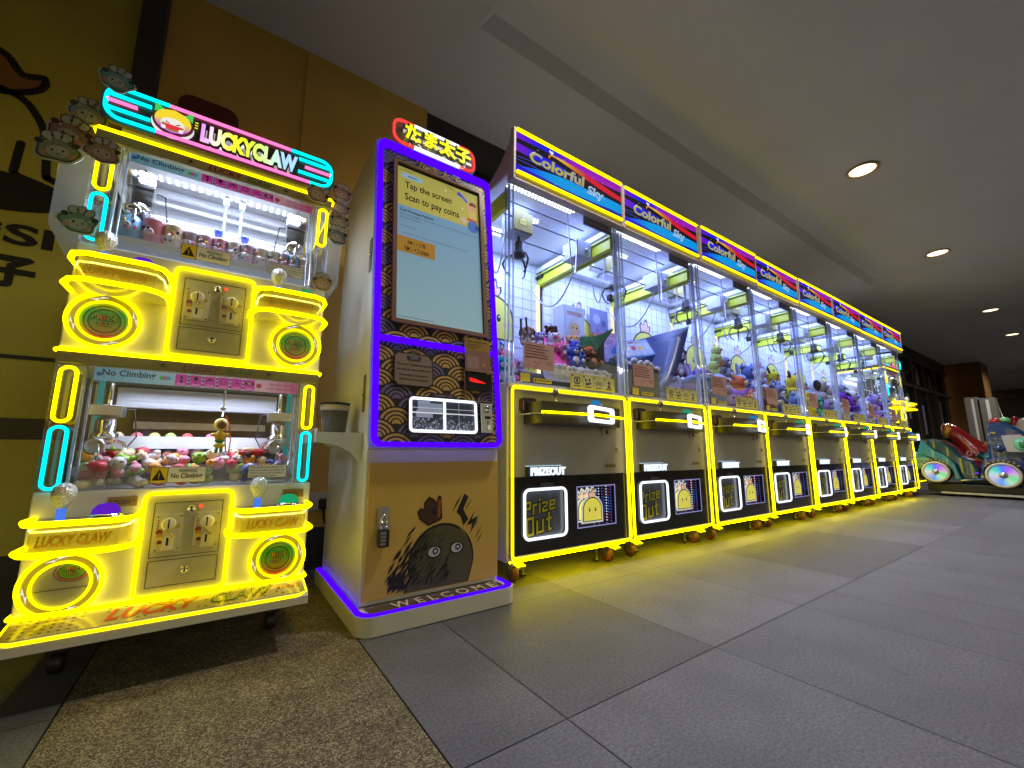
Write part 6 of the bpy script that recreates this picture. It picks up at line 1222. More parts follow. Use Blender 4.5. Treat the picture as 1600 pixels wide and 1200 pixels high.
# ------------------------------------------------------------------ prizes in the tall machines
def plush_mesh(kind, c1, c2, c3=(.02, .018, .018)):
    """soft toy sitting at the origin, about .2 m tall, facing -y"""
    mb = MB(); e = mb.ell; dk = (.012, .011, .012)
    if kind in ('bear', 'cat', 'bunny', 'dog', 'fox', 'mouse'):
        e((0, .0, .060), (.058, .050, .064), 14, 10, col=c1); e((0, -.030, .055), (.036, .026, .044), 12, 8, col=c2)
        e((0, -.012, .150), (.064, .054, .056), 16, 10, col=c1); e((0, -.058, .135), (.028, .020, .020), 10, 8, col=c2); e((0, -.077, .142), (.008, .005, .006), 8, 5, col=dk)
        for s in (-1, 1):
            e((s*.026, -.060, .163), (.0075, .005, .009), 8, 6, col=dk)
            e((s*.062, -.022, .078), (.020, .034, .020), 10, 7, rot=Matrix.Rotation(s*-.5, 3, 'Y') @ Matrix.Rotation(.5, 3, 'X'), col=c1)
            e((s*.042, -.052, .020), (.024, .042, .022), 10, 7, col=c1); e((s*.044, -.090, .022), (.019, .008, .019), 8, 6, col=c2)
            if kind == 'bear': e((s*.048, .0, .198), (.021, .012, .021), 10, 7, col=c1); e((s*.048, -.010, .198), (.013, .006, .013), 8, 6, col=c2)
            if kind == 'mouse': e((s*.056, .0, .205), (.030, .010, .030), 12, 7, col=c1); e((s*.056, -.008, .205), (.021, .006, .021), 10, 6, col=c2)
            if kind in ('cat', 'fox'): mb.lathe([(.024, 0), (.017, .020), (.006, .040), (0, .046)], (s*.042, -.002, .188), 8, col=c1); mb.lathe([(.014, .0), (.004, .026), (0, .03)], (s*.042, -.016, .190), 6, col=c2)
            if kind == 'bunny': e((s*.026, .0, .245), (.015, .010, .058), 10, 8, rot=Matrix.Rotation(s*.15, 3, 'Y'), col=c3); e((s*.026, -.009, .245), (.008, .005, .042), 8, 6, rot=Matrix.Rotation(s*.15, 3, 'Y'), col=c2)
            if kind == 'dog': e((s*.066, -.004, .150), (.016, .026, .044), 10, 8, rot=Matrix.Rotation(s*-.25, 3, 'Y'), col=c3)
        if kind == 'fox': mb.tube([(.04, .05, .03), (.08, .07, .05), (.10, .06, .10), (.09, .04, .14)], [.012, .022, .020, .006], seg=8, col=c1)
    elif kind == 'blackear':
        e((0, 0, .066), (.062, .052, .068), 14, 10, col=c1); e((0, -.012, .155), (.062, .052, .054), 14, 10, col=c1)
        for s in (-1, 1):
            e((s*.062, .0, .206), (.016, .010, .042), 10, 8, rot=Matrix.Rotation(s*.75, 3, 'Y'), col=c3); e((s*.050, .0, .192), (.013, .009, .02), 8, 6, rot=Matrix.Rotation(s*.75, 3, 'Y'), col=c1)
            e((s*.028, -.058, .165), (.008, .005, .009), 8, 6, col=dk); e((s*.064, -.03, .085), (.020, .034, .018), 10, 7, col=c1); e((s*.040, -.055, .020), (.022, .040, .020), 10, 7, col=c1); e((s*.040, -.050, .135), (.011, .008, .010), 8, 5, col=c2)
        e((0, -.064, .150), (.006, .004, .004), 6, 4, col=dk)
    elif kind == 'octopus':
        e((0, 0, .085), (.080, .072, .070), 16, 10, col=c1)
        for k in range(8): a = 2*pi*k/8; e((.066*cos(a), .066*sin(a), .022), (.026, .026, .022), 10, 6, col=c1)
        for s in (-1, 1): e((s*.028, -.068, .085), (.010, .006, .012), 8, 6, col=dk); e((s*.048, -.058, .068), (.013, .006, .008), 8, 5, col=c2)
    elif kind == 'whale':
        e((0, 0, .052), (.110, .060, .052), 16, 10, col=c1); e((-.01, -.01, .038), (.095, .054, .036), 14, 8, col=c2); e((.105, 0, .085), (.036, .014, .020), 10, 6, rot=Matrix.Rotation(-.7, 3, 'Y'), col=c1); e((.128, .0, .108), (.014, .036, .010), 10, 6, col=c1)
        for s in (-1, 1): e((-.072, s*.046, .062), (.007, .006, .008), 8, 6, col=dk); e((-.02, s*.062, .035), (.030, .020, .010), 8, 6, col=c1)
    elif kind == 'chick':
        e((0, 0, .055), (.055, .050, .055), 14, 10, col=c1); e((0, -.008, .128), (.048, .044, .044), 14, 10, col=c1); e((0, -.054, .125), (.014, .014, .008), 8, 6, col=c2)
        for s in (-1, 1): e((s*.020, -.046, .140), (.006, .004, .007), 8, 5, col=dk); e((s*.055, .0, .06), (.010, .028, .032), 8, 6, col=c1); e((s*.022, -.040, .006), (.014, .022, .008), 8, 5, col=c2)
        e((0, 0, .175), (.008, .008, .014), 8, 5, col=c2)
    elif kind == 'cushion':
        e((0, 0, .04), (.12, .09, .04), 16, 8, col=c1); e((0, -.05, .06), (.06, .05, .02), 12, 6, col=c2)
    return mb

PC = {'blue': S(70, 90, 190), 'brown': S(120, 72, 44), 'tan': S(190, 140, 95), 'pink': S(230, 110, 170), 'rose': S(220, 90, 120), 'lilac': S(170, 150, 215), 'purple': S(120, 60, 190), 'white': S(215, 215, 222), 'cream': S(225, 210, 170),
      'pale blue': S(150, 175, 225), 'grey blue': S(105, 120, 175), 'grey': S(130, 130, 145), 'yellow': S(225, 210, 50), 'pale lime': S(200, 215, 110), 'orange': S(215, 120, 60), 'teal': S(60, 150, 170), 'red orange': S(215, 80, 45), 'black': S(28, 28, 34), 'dark brown': S(70, 42, 30), 'mint': S(130, 205, 180)}
PROTO = {}
def plush(m, kind, c1, c2, x, y, z, rz=0, tilt=0, sc=1, c3='black', word=None, where='', ears=True):
    key = (kind, c1, c2, c3)
    if key not in PROTO:
        o = plush_mesh(kind, PC[c1], PC[c2], PC[c3]).build('plush_toy', m_plush); PROTO[key] = o
    else: o = PROTO[key].copy(); COL.objects.link(o)
    o.location = (MX+MW*m+x, MY+y, z); o.rotation_euler = (tilt, 0, rz); o.scale = (sc,)*3
    nm = {'blackear': f'{c1} plush toy with black pointed ears', 'bunny': f'{c1} plush bunny' + (f' with {c3} ears' if c3 != c1 else ''), 'dog': f'{c1} plush dog with {c3} floppy ears', 'cushion': f'{c1} rounded plush cushion'}.get(kind, f'{c1} plush {kind}')
    tag(o, f'{nm} {where} the {ORD[m]} tall claw machine'.replace('the last', 'the last'), 'plush toy', f'{nm}s {where} the {ORD[m]} tall claw machine'.replace(' toys', ' toys'))
    return o

def machine_prizes():
    rnd = random.Random(21)
    fluff = mat('white fluffy lining', (.66, .66, .72), .95, noise=.25, nscale=50, bump=1.0, bscale=160)
    # first machine: stacked bag charms at the left, magenta sheet, turf slope, fluffy roll
    for i, (x, y, z, c, k) in enumerate(((.045, .10, .90, 'teal', 'bear'), (.12, .16, .90, 'pink', 'bunny'), (.05, .20, 1.00, 'pale blue', 'cat'), (.13, .27, .98, 'rose', 'bear'), (.06, .33, 1.06, 'lilac', 'bunny'), (.17, .36, 1.06, 'blue', 'cat'), (.07, .46, 1.12, 'pink', 'cat'), (.20, .50, 1.12, 'white', 'bear'), (.10, .62, 1.18, 'white', 'cat'), (.28, .62, 1.16, 'cream', 'bear'), (.22, .24, .98, 'lilac', 'octopus'))):
        plush(0, k, c, 'white', x, y, z, rnd.uniform(-.7, .7), 0, .62, c3=c, where='stacked at the left inside')
    for k, z in ((0, .90), (1, .985)):
        mb = MB(); mb.box(.02, .30, .30+.02*k, .70, z, z+.082, bev=.02)
        o = mb.build('padding_block', fluff); o.location = (MX, MY, 0); tag(o, ('lower' if k == 0 else 'upper') + ' white padding block under the stacked plush in the first tall claw machine', 'padding', 'padding blocks')
    def sheet(name, grid, m, mat_, thick, label, cat):
        mb = MB(); n, w = len(grid), len(grid[0]); vs = [p for r in grid for p in r]+[(p[0], p[1]+.002, p[2]-thick) for r in grid for p in r]; fs = []
        N = n*w; q = lambda i, j, o=0: i*w+j+o
        for i in range(n-1):
            for j in range(w-1): fs += [(q(i, j), q(i, j+1), q(i+1, j+1), q(i+1, j)), (q(i, j, N), q(i+1, j, N), q(i+1, j+1, N), q(i, j+1, N))]
        for j in range(w-1): fs += [(q(0, j), q(0, j, N), q(0, j+1, N), q(0, j+1)), (q(n-1, j), q(n-1, j+1), q(n-1, j+1, N), q(n-1, j, N))]
        for i in range(n-1): fs += [(q(i, 0), q(i+1, 0), q(i+1, 0, N), q(i, 0, N)), (q(i, w-1), q(i, w-1, N), q(i+1, w-1, N), q(i+1, w-1))]
        mb.add(vs, fs, sm=True); o = mb.build(name, mat_); o.location = (MX+MW*m, MY, 0); return tag(o, label, cat)
    lp = lambda a, b, t: tuple(x*(1-t)+y*t for x, y in zip(a, b))
    def bil(a, b, c, d, n=8, sag=0): return [[tuple(v-(sag*4*(i/n)*(1-i/n) if k == 2 else 0) for k, v in enumerate(lp(lp(a, b, j/n), lp(d, c, j/n), i/n))) for j in range(n+1)] for i in range(n+1)]
    sheet('plastic_sheet', bil((.47, .31, 1.245), (.52, .28, 1.235), (.61, .135, 1.06), (.34, .115, 1.00), 8, .02), 0, mat('magenta plastic', (.55, .02, .22), .35), .006, 'magenta plastic sheet sloping down in front of the plush in the first tall claw machine', 'sheet')
    tf = sheet('turf_board', bil((.58, .36, 1.03), (.787, .32, 1.30), (.787, .055, 1.29), (.60, .13, 1.03), 10, .02), 0, m_turf, .012, 'curved board of green turf rising to the right side of the first tall claw machine', 'turf')
    g = bil((.58, .36, 1.03), (.787, .32, 1.30), (.787, .055, 1.29), (.60, .13, 1.03), 10, .02); mb = MB()
    for i in range(2600):
        u, v = rnd.random()*10, rnd.random()*10; a, b = int(min(u, 9)), int(min(v, 9)); p = lp(lp(g[a][b], g[a][b+1], v-b), lp(g[a+1][b], g[a+1][b+1], v-b), u-a); s = rnd.uniform(.010, .018); t = rnd.uniform(0, 6.28)
        mb.add([(p[0]-.0016*cos(t), p[1]-.0016*sin(t), p[2]), (p[0]+.0016*cos(t), p[1]+.0016*sin(t), p[2]), (p[0]+rnd.uniform(-.006, .006), p[1]+rnd.uniform(-.006, .006), p[2]+s)], [(0, 1, 2)], col=lerp3(S(14, 90, 60), S(70, 150, 80), rnd.random()))
    mb.build('grass_blades', mat('turf blades', rough=.8, attr=True), tf, kind='stuff', loc=None); tf.children[0]['kind'] = 'stuff'
    mb = MB(); mb.box(.30, .775, .06, .125, .94, 1.02, bev=.03)
    for i in range(150): x = rnd.uniform(.31, .765); mb.ell((x, rnd.uniform(.065, .12), 1.015+rnd.uniform(-.008, .006)), (rnd.uniform(.008, .016),)*3, 6, 4)
    o = mb.build('fluffy_roll', fluff); o.location = (MX, MY, 0); tag(o, 'white fluffy padding roll along the front glass of the first tall claw machine', 'padding')
    mb = MB(); mb.prism([(.62, .99), (.785, .99), (.785, 1.26), (.74, 1.19), (.68, 1.10)], .128, .134); o = mb.build('shade_sheet', mat('painted blue shade', (.05, .06, .10), .6)); o.location = (MX, MY, 0); tag(o, 'dark sheet standing in for the shade beside the turf in the first tall claw machine', 'board')  # dark sheet painted in for the shade behind the turf edge
    w = 'on the slope of'
    for k, c1, c2, x, y, z, r, tl, s in (('bear', 'brown', 'tan', .675, .115, 1.045, -.2, .3, .62), ('bear', 'blue', 'white', .555, .135, 1.045, -.3, .3, .60), ('cat', 'blue', 'pale blue', .63, .20, 1.10, -.2, .2, .60), ('bear', 'tan', 'cream', .68, .28, 1.15, -.5, .2, .66), ('octopus', 'red orange', 'cream', .70, .165, 1.13, .2, .1, .40),
            ('bunny', 'pink', 'white', .54, .20, 1.10, -.3, .3, .55), ('cat', 'white', 'pink', .50, .24, 1.14, -.5, .3, .62), ('bear', 'dark brown', 'brown', .54, .32, 1.20, -.4, .1, .62), ('bear', 'purple', 'lilac', .60, .32, 1.16, -.4, .1, .5), ('mouse', 'lilac', 'white', .46, .33, 1.17, -.4, .2, .55), ('dog', 'tan', 'white', .40, .38, 1.19, -.5, 0, .6)):
        plush(0, k, c1, c2, x, y, z, r, -tl, s, c3='brown' if k == 'dog' else c1, where=w)
    mb = MB(); mb.box(.20, .78, .18, .70, .902, .995, bev=.02); o = mb.build('padding_block', mat('dark padding', (.05, .05, .08), .9, noise=.2)); o.location = (MX, MY, 0); tag(o, 'dark padding block under the plush slope of the first tall claw machine', 'padding')
    for i, (x, z) in enumerate(((.21, 1.235), (.30, 1.275), (.345, 1.29))):
        mb = MB(); mb.tube([(0, 0, -.10), (.004-.008*i, 0, .04)], .006, seg=8, col=(.05, .03, .03)); mb.ell((.004-.008*i, 0, .042), .008, 8, 6, col=(.10, .03, .05)); o = mb.build('stick', m_toy); o.location = (MX+x, MY+.30, z); tag(o, 'dark thin stick standing among the plush of the first tall claw machine', 'stick', 'dark sticks in the first tall claw machine')
    # second machine: boxes and a curved dark sheet
    G = []
    for i in range(13):
        t = i/12; a = t*1.35; G.append([(.40+.38*sin(a)*1.0+.0*j, .12+j*.50, 1.40-.46*(1-sin(a))*1.0-.0*t) for j in (0, .25, .5, .75, 1)])
    G = [[(.36+.41*(i/12)**.75, .055+.52*j/4+.05*(1-i/12), .94+.50*(i/12)**1.8) for j in range(5)] for i in range(13)]
    sheet('curved_sheet', G, 1, mat('navy plastic sheet', (.035, .05, .14), .28), .006, 'large dark navy curved sheet rising to the right inside the second tall claw machine', 'sheet')
    mb = MB(); mb.box(.05, .42, .06, .45, .902, 1.10, bev=.02); o = mb.build('padding_block', MATS['dark padding']); o.location = (MX+MW, MY, 0); tag(o, 'black padding block under the toy boxes of the second tall claw machine', 'padding')
    mb = MB()
    for i in range(160): mb.ell((.06+.44*rnd.random(), .10+.25*rnd.random(), 1.115+rnd.uniform(-.02, .02)), (rnd.uniform(.014, .028),)*3, 6, 4)
    o = mb.build('fluffy_roll', fluff); o.location = (MX+MW, MY, 0); tag(o, 'white fluffy bedding under the toy boxes of the second tall claw machine', 'padding')
    def tbox(m, x, y, z, w_, d, h, col, rz, rx, label, pic):
        t = thing('toy_box', label, 'box', (MX+MW*m+x, MY+y, z), rz, 'toy boxes in the second tall claw machine'); t.rotation_euler = (rx, rx*.5, rz)
        mb = MB(); mb.box(-w_/2, w_/2, -d/2, d/2, 0, h, bev=.002, col=col); mb.build('carton', m_gprint, t)
        mb = MB(); mb.box(-w_*.42, w_*.42, -d/2-.001, -d/2-.0002, h*.08, h*.92, col=lerp3(col, (.75, .78, .85), .55)); mb.poly(circ(0, h*.52, min(w_, h)*.26, 18), -d/2-.0014, col=pic); mb.poly(circ(-min(w_, h)*.09, h*.55, min(w_, h)*.04, 8), -d/2-.0018, col=(.02, .02, .02)); mb.poly(circ(min(w_, h)*.09, h*.55, min(w_, h)*.04, 8), -d/2-.0018, col=(.02, .02, .02)); mb.box(-w_*.36, w_*.36, -d/2-.0016, -d/2-.0011, h*.80, h*.88, col=tuple(c*.6 for c in pic)); mb.build('printed_front', m_gprint, t)
    for i, (x, y, z, rz, rx) in enumerate(((.30, .20, 1.15, .1, -.5), (.38, .21, 1.165, .05, -.5), (.46, .22, 1.18, .0, -.5), (.54, .23, 1.20, -.1, -.5))):
        tbox(1, x, y, z, .012 if False else .075, .10, .15, S(90, 140, 215), rz-.35, rx, ['blue toy box leaning leftmost in the row', 'blue toy box leaning second in the row', 'blue toy box leaning third in the row', 'blue toy box leaning rightmost in the row'][i]+' of the second tall claw machine', [S(235, 235, 240), S(200, 60, 70), S(240, 200, 90), S(190, 220, 240)][i])
    tbox(1, .14, .60, 1.24, .20, .12, .36, S(205, 206, 205), 0, 0, 'large white picture box at the back left of the second tall claw machine', S(230, 180, 150))
    tbox(1, .22, .50, 1.20, .16, .10, .12, S(120, 160, 220), .2, 0, 'pale blue toy box before the white picture box in the second tall claw machine', S(240, 240, 250))
    tbox(1, .36, .52, 1.22, .18, .10, .16, S(225, 150, 190), -.1, 0, 'pink toy box right of the pale blue one in the second tall claw machine', S(250, 220, 230))
    tbox(1, .52, .60, 1.30, .17, .10, .17, S(215, 120, 165), 0, 0, 'deep pink toy box at the back right of the second tall claw machine', S(250, 200, 210))
    mb = MB(); mb.box(.03, .62, .40, .72, .902, 1.20, bev=.02); o = mb.build('padding_block', fluff); o.location = (MX+MW, MY, 0); tag(o, 'tall white padding block at the back of the second tall claw machine', 'padding')
    mb = MB(); mb.box(-.10, .10, -.004, .0, 0, .20, col=S(110, 116, 150)); mb.poly(circ(-.03, .12, .04, 14), -.0045, col=S(160, 165, 195)); mb.poly(circ(.05, .09, .03, 14), -.0045, col=S(70, 74, 110)); o = mb.build('picture_card', m_paper); o.location = (MX+MW+.56, MY+.70, 1.50); tag(o, 'grey blue picture card on the back wall of the second tall claw machine', 'card')
    # heaps of the other machines
    W1 = 'heaped inside'
    sets = {2: [('octopus', 'lilac', 'white', .12, .16, .90, .3, 1.25), ('cushion', 'pale blue', 'white', .17, .14, 1.03, .3, 1.2), ('bear', 'grey blue', 'white', .16, .42, 1.10, .2, 1.15), ('fox', 'brown', 'white', .34, .42, 1.16, -.2, 1.25), ('whale', 'purple', 'lilac', .45, .28, 1.10, .5, 1.25), ('octopus', 'pale blue', 'white', .50, .16, 1.02, 0, 1.0), ('whale', 'purple', 'lilac', .60, .12, .93, -.4, 1.2), ('bear', 'tan', 'white', .66, .40, 1.05, -.4, 1.1), ('bear', 'orange', 'cream', .72, .26, .98, -.3, .95), ('cat', 'pink', 'white', .70, .18, .92, .2, .8), ('cushion', 'grey blue', 'white', .36, .18, .92, 0, 1.3), ('bunny', 'lilac', 'white', .27, .24, .95, .2, 1.0)],
            3: [('chick', 'pale lime', 'orange', .20, .48, 1.20, .2, 1.15), ('chick', 'pale lime', 'orange', .24, .46, 1.36, .0, 1.05), ('chick', 'pale lime', 'orange', .22, .44, 1.04, .1, 1.25), ('bear', 'orange', 'cream', .10, .20, .98, .2, 1.1), ('cat', 'grey blue', 'white', .50, .30, 1.10, -.3, 1.25), ('cat', 'grey blue', 'white', .62, .16, .93, -.2, 1.15), ('bear', 'brown', 'tan', .40, .16, .92, .3, 1.0), ('chick', 'pale lime', 'orange', .68, .40, 1.12, -.3, 1.1), ('whale', 'purple', 'lilac', .14, .12, .91, 0, 1.05), ('bunny', 'pale blue', 'white', .36, .34, 1.04, .2, 1.1), ('cushion', 'grey blue', 'white', .50, .16, .92, .2, 1.1), ('dog', 'grey', 'white', .44, .50, 1.26, 0, 1.0), ('bear', 'pink', 'white', .26, .20, .93, .1, .9)],
            4: [('blackear', 'yellow', 'red orange', .28, .20, 1.05, .2, 1.25), ('blackear', 'yellow', 'red orange', .52, .22, 1.03, -.2, 1.3), ('blackear', 'yellow', 'red orange', .40, .42, 1.16, 0, 1.15), ('bear', 'lilac', 'white', .44, .58, 1.30, 0, 1.0), ('bear', 'grey blue', 'white', .13, .30, 1.0, .3, 1.2), ('cat', 'pale blue', 'white', .14, .14, .91, .2, 1.0), ('bear', 'teal', 'mint', .64, .14, .91, -.3, 1.0), ('chick', 'yellow', 'orange', .46, .13, .91, 0, 1.1), ('bear', 'cream', 'white', .70, .38, 1.1, -.3, 1.1), ('bunny', 'white', 'pink', .28, .50, 1.22, .1, 1.0)],
            5: [('dog', 'white', 'pale blue', .18, .22, 1.06, .3, 1.4), ('dog', 'white', 'pale blue', .42, .22, 1.05, -.1, 1.35), ('cushion', 'lilac', 'white', .60, .20, 1.0, .1, 1.2), ('octopus', 'purple', 'lilac', .68, .20, 1.07, 0, 1.1), ('bear', 'white', 'cream', .30, .44, 1.12, .2, 1.2), ('cushion', 'white', 'pale blue', .34, .13, .92, 0, 1.3), ('cat', 'pale blue', 'white', .62, .44, 1.1, -.2, 1.1), ('bear', 'lilac', 'white', .12, .13, .91, 0, .9)],
            6: [('octopus', 'purple', 'lilac', .18, .20, 1.04, .2, 1.2), ('dog', 'white', 'pale blue', .40, .20, 1.04, 0, 1.3), ('bear', 'grey', 'white', .52, .38, 1.15, 0, 1.25), ('cushion', 'lilac', 'white', .30, .13, .92, 0, 1.3), ('cat', 'white', 'pink', .64, .16, .95, -.2, 1.2), ('bunny', 'lilac', 'white', .14, .42, 1.1, .2, 1.0)],
            7: [('bear', 'lilac', 'white', .20, .20, 1.04, .2, 1.3), ('octopus', 'purple', 'lilac', .42, .22, 1.05, 0, 1.2), ('cat', 'grey blue', 'white', .62, .20, 1.02, -.1, 1.3), ('cushion', 'lilac', 'white', .40, .13, .92, 0, 1.3), ('bear', 'white', 'cream', .34, .44, 1.14, .1, 1.2), ('whale', 'pale blue', 'white', .60, .40, 1.1, .3, 1.1)]}
    for m, L in sets.items():
        for k, c1, c2, x, y, z, r, s in L: plush(m, k, c1, c2, x, y, z, r+rnd.uniform(-.15, .15), rnd.uniform(-.2, .1), s, c3='black' if k in ('blackear', 'dog') else c1, where=W1)
        for k, (x0, x1, y0, y1, z1) in enumerate(((.04, .76, .30, .72, 1.06), (.04, .76, .50, .715, 1.20))):
            mb = MB(); mb.box(x0, x1, y0, y1, .903 if k == 0 else 1.062, z1, bev=.02); o = mb.build('padding_block', fluff); o.location = (MX+MW*m, MY, 0); tag(o, ('lower' if k == 0 else 'upper')+f' white padding step under the plush of the {ORD[m]} tall claw machine', 'padding', 'padding blocks')
machine_prizes()

# ------------------------------------------------------------------ kiddie rides at the far end
def rides():
    bl, tl, dt = mat('blue ride paint', S(24, 62, 112), .18, coat=.8, noise=.04), mat('aqua ride paint', S(58, 140, 145), .2, coat=.8), mat('dark teal ride paint', S(18, 66, 78), .2, coat=.8)
    nv, rd = mat('navy ride trim', S(24, 50, 120), .2, coat=.8), mat('red ride paint', S(150, 22, 26), .2, coat=.8)
    t = thing('ride_car', 'blue cartoon car kiddie ride with glowing rainbow wheels beyond the last tall claw machine', 'kiddie ride', (7.9, 0, 0))
    def prof(poly, x0, x1, m, name, par=t, bev=.03):
        b = bmesh.new(); n = len(poly); a = [b.verts.new((x0, y, z)) for y, z in poly]; c = [b.verts.new((x1, y, z)) for y, z in poly]
        b.faces.new(a); b.faces.new(c[::-1]); [b.faces.new((a[i], c[i], c[(i+1) % n], a[(i+1) % n])) for i in range(n)]
        bmesh.ops.recalc_face_normals(b, faces=b.faces); ed = [e for e in b.edges if abs(e.verts[0].co.x-e.verts[1].co.x) < 1e-6]
        if bev: bmesh.ops.bevel(b, geom=ed, offset=bev, segments=3, profile=.5, affect='EDGES')
        b.verts.index_update(); mb = MB(); mb.add([v.co[:] for v in b.verts], [[v.index for v in f.verts] for f in b.faces]); b.free()
        return mb.build(name, m, par)
    arc = lambda cy_, cz, r, a0, a1, n=10: [(cy_+r*cos(R(a0+(a1-a0)*i/n)), cz+r*sin(R(a0+(a1-a0)*i/n))) for i in range(n+1)]
    cab = prof([(.97, .27), (.95, .60), (.925, .90), (.90, .935), (.80, .935), (.72, .90), (.66, .84), (.60, .76), (.50, .68), (.30, .60), (.20, .48), (.18, .30), (.22, .22), (.66, .22)]+arc(.85, .29, .20, -10, 190)[::1][:0]+[(.70, .22)], .02, .55, bl, 'body')
    prof([(1.02, .24), (1.03, .38)]+arc(.85, .29, .215, 20, 160)+[(.65, .30), (.62, .24)]+arc(.85, .29, .165, 160, 20), -.005, .575, nv, 'wheel_arch', bev=.01)
    prof([(1.64, .40), (1.63, .50), (1.60, .56), (1.545, .74), (1.50, .68), (1.42, .58), (1.33, .52), (1.26, .42), (1.22, .22), (1.27, .21), (1.29, .34)]+arc(1.44, .31, .165, 35, 165)+[(1.61, .34)], .0, .56, tl, 'rear_fender', bev=.012)
    prof([(1.52, .66), (1.50, .74), (1.44, .75), (1.36, .72), (1.28, .64), (1.20, .52), (1.10, .46), (1.06, .36), (1.05, .22), (1.22, .21), (1.26, .40)], .06, .50, dt, 'seat', bev=.03)
    prof([(1.05, .30), (1.00, .50), (.96, .50), (.96, .22), (1.24, .19), (1.24, .225), (1.06, .24)], .03, .54, bl, 'running_board', bev=.01)
    mb = MB(); mb.tube([(.28, .95, .47), (.28, 1.06, .55)], .055, seg=14); mb.build('bonnet_box', tl, t)
    mb = MB(); mb.tube([(.28+.085*cos(a), 1.06+.05*sin(a), .60+.05*sin(a)) for a in [2*pi*i/16 for i in range(16)]], .016, closed=True, seg=8); mb.build('steering_wheel', rd, t)
    for cy_, cz, r in ((.85, .29, .155), (1.44, .31, .14)):
        mb = MB(); mb.lathe([(r*.62, .02), (r, .03), (r*1.02, .06), (r*1.02, .14), (r*.62, .15)], (-.06, cy_, cz), 32, ax='x'); w = mb.build('wheel', m_blackm, t)
        mb = MB(); mb.lathe([(r*.79, -.0), (r*.80, -.012), (r*.98, -.008), (r*.98, -.0)], (-.0405, cy_, cz), 36, ax='x'); mb.f = [f for f in mb.f if len(f) == 4]; mb.mi = mb.mi[:len(mb.f)]; mb.sm = mb.sm[:len(mb.f)]; mb.c = mb.c[:len(mb.f)]; mb.build('rim', mat('cream rim paint', (.66, .62, .50), .3), w)
        mb = MB(); n = 36; pal = [(.45, .55, .62), (.04, .55, .50), (.05, .14, .85), (.30, .10, .75), (.50, .30, .60), (.12, .60, .25), (.35, .60, .45), (.06, .25, .80), (.35, .35, .60)]
        for i in range(n):
            u = i/n*len(pal); k = int(u); c = lerp3(pal[k], pal[(k+1) % len(pal)], u-k); a, b = 2*pi*i/n, 2*pi*(i+1)/n
            mb.add([(-.045, cy_+r*.25*cos(a), cz+r*.25*sin(a)), (-.045, cy_+r*.25*cos(b), cz+r*.25*sin(b)), (-.045, cy_+r*.78*cos(b), cz+r*.78*sin(b)), (-.045, cy_+r*.78*cos(a), cz+r*.78*sin(a))], [(0, 1, 2, 3)], col=c)
        mb.build('lit_disc', mat('lit wheel disc', rough=.2, attr=True, emit=.55), w)
        mb = MB(); mb.lathe([(r*.26, -.041), (r*.22, -.054), (0, -.058)], (0, cy_, cz), 18, ax='x'); mb.build('hub', m_steel, w)
        mb = MB(); [mb.box(-.046, -.042, cy_+r*1.13*cos(a)-.010, cy_+r*1.13*cos(a)+.010, cz+r*1.13*sin(a)-.008, cz+r*1.13*sin(a)+.008, col=S(190, 170, 40)) for a in [R(40+14*i) for i in range(8)]]; mb.build('yellow_marks', m_print, w)
    P = [(.83, .79), (.66, .80), (.60, .74), (.56, .60), (.58, .55), (.80, .555)]
    mb = MB(); mb.prism(P, -.012, .03, ax='x'); wf = mb.build('window_frame', nv, t)
    mb = MB(); mb.prism([(.70+(y-.70)*.88, .67+(z-.67)*.84) for y, z in P], -.020, -.0125, ax='x'); mb.build('pale_pane', mat('pale window', (.55, .54, .50), .25), wf)
    mb = MB(); mb.lathe([(.085, -.021), (.075, -.03), (0, -.036)], (0, .645, .66), 22, ax='x', col=S(120, 210, 160)); mb.lathe([(.048, -.034), (.04, -.042), (0, -.046)], (0, .64, .66), 18, ax='x', col=S(16, 130, 70)); mb.lathe([(.012, -.045), (0, -.05)], (0, .655, .69), 8, ax='x', col=(.8, .9, .85)); mb.build('round_lamp', m_gprint, wf)
    mb = MB(); mb.ell((-.01, .855, .61), (.03, .045, .04), 14, 10); mb.build('mirror_knob', bl, t)
    mb = MB(); mb.ell((.20, .86, .955), (.08, .055, .045), 16, 10, col=S(190, 30, 40)); mb.ell((.24, .79, .965), (.08, .055, .045), 16, 10, col=S(130, 220, 150)); mb.build('roof_lamp', m_gprint, t)
    mb = MB(); mb.tube([(.30, .80, .97), (.30, .83, 1.25)], .004, seg=6); mb.build('antenna', m_steel, t)
    mb = MB(); mb.poly([(.0, 0)], 0) if False else None; mb.prism([(.905, .815), (.87, .82), (.855, .80), (.885, .79)], .012, .019, ax='x', col=S(200, 180, 50)); mb.prism([(.89, .70), (.86, .70), (.875, .68)], .012, .019, ax='x', col=S(60, 60, 60)); mb.build('decal', m_print, t)
    mb = MB(); mb.box(.02, .54, .30, 1.55, .06, .16, bev=.01); b = mb.build('base_frame', m_blackm, t)
    mb = MB(); mb.box(-.02, .0, .68, 1.42, .035, .058); mb.build('base_rail', mat('pale rail', (.60, .58, .45), .5), b)
    for y in (.75, 1.0, 1.35): mb = MB(); mb.lathe([(.035, 0), (.035, .05), (.02, .06)], (.06, y, .002), 14); mb.build('foot', m_blackm, b)
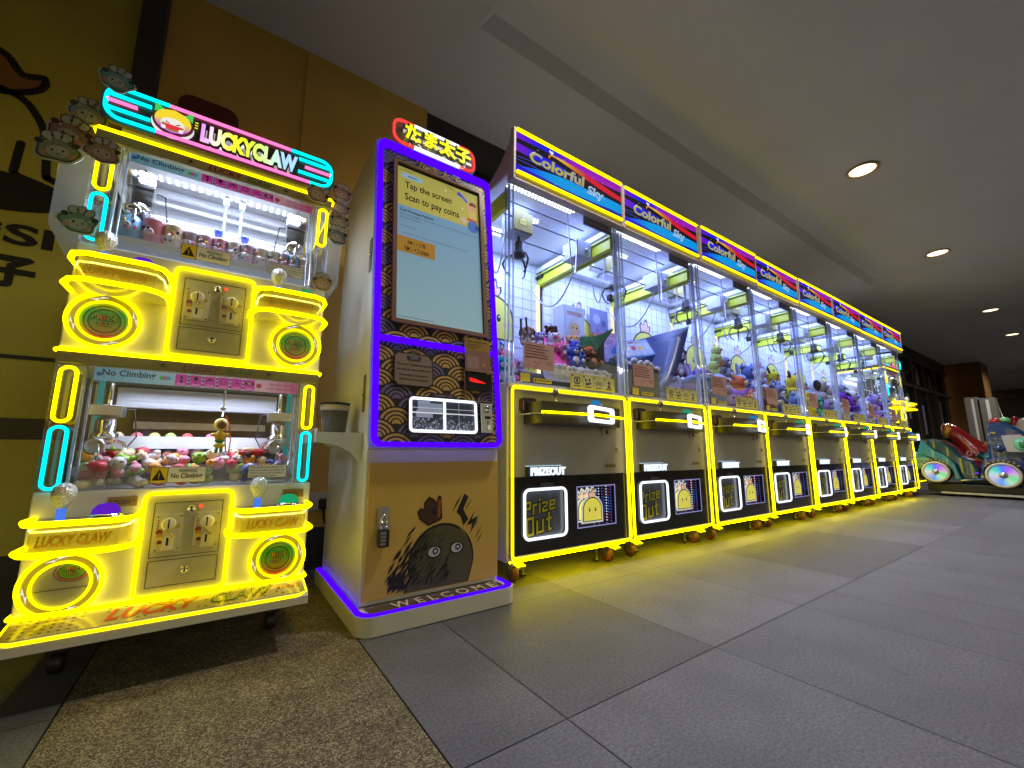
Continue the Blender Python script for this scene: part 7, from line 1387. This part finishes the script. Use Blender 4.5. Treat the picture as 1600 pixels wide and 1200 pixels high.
    mb = MB(); mb.lathe([(.02, 0), (.018, .012), (0, .016)], (.03, 1.08, .30), 10, col=(.3, .1, .9)); mb.build('violet_light', neon('ride violet', (.25, .05, 1), 1.2), t)
    # red ride behind it
    t2 = thing('ride_plane', 'red kiddie ride with a yellow banded tail and number 09 behind the blue car ride', 'kiddie ride', (9.0, 0, 0))
    mb = MB(); mb.tube([(.2, 1.52, .90), (.2, 1.47, .90), (.2, 1.42, .87), (.2, 1.36, .80), (.2, 1.26, .62), (.2, 1.14, .48), (.2, 1.02, .42), (.2, .85, .40)], [.10, .115, .10, .10, .15, .19, .18, .10], seg=16); mb.build('body', rd, t2)
    mb = MB(); mb.tube([(.2, 1.495, .900), (.2, 1.445, .888)], [.1175, .116], seg=16); mb.build('yellow_band', mat('yellow ride paint', S(200, 150, 30), .25, coat=.6), t2)
    mb = MB(); mb.tube([(.2, 1.535, .9), (.2, 1.51, .90)], [.09, .112], seg=16); mb.build('nozzle', mat('pale rose paint', S(190, 130, 120), .3), t2)
    mb = MB(); mb.prism([(1.18, .56), (1.10, .72), (1.04, .76), (1.05, .62), (1.10, .5)], .10, .3, ax='x'); mb.build('fin', rd, t2)
    mb = MB(); mb.v = []; T(mb, '09', 0, .14, 0, .075, 0, off=.02, col=S(210, 150, 140)); mb.v = [(.005+.0, 1.30-x, .515+z) for x, y, z in mb.v]; mb.build('lettering', m_print, t2)
    mb = MB(); mb.box(.0, .4, .8, 1.4, .0, .28, bev=.02); mb.build('base_frame', m_blackm, t2)
    t3 = thing('ride_rocket', 'white and red rounded kiddie ride cut off by the right edge of the photo', 'kiddie ride', (9.0, 0, 0))
    mb = MB(); mb.ell((.25, .70, .90), (.16, .12, .15), 18, 12); mb.ell((.25, .60, .75), (.18, .16, .2), 16, 10); mb.build('body', mat('off white ride paint', (.55, .50, .44), .25, coat=.6), t3)
    mb = MB(); mb.ell((.25, .80, .97), (.10, .055, .10), 14, 10); mb.ell((.2, .62, .66), (.20, .17, .06), 14, 8); mb.build('red_crest', rd, t3)
    mb = MB(); mb.tube([(.25, .62, .0), (.25, .62, .60)], [.16, .10], seg=16); mb.build('base_post', m_blackm, t3)
rides()
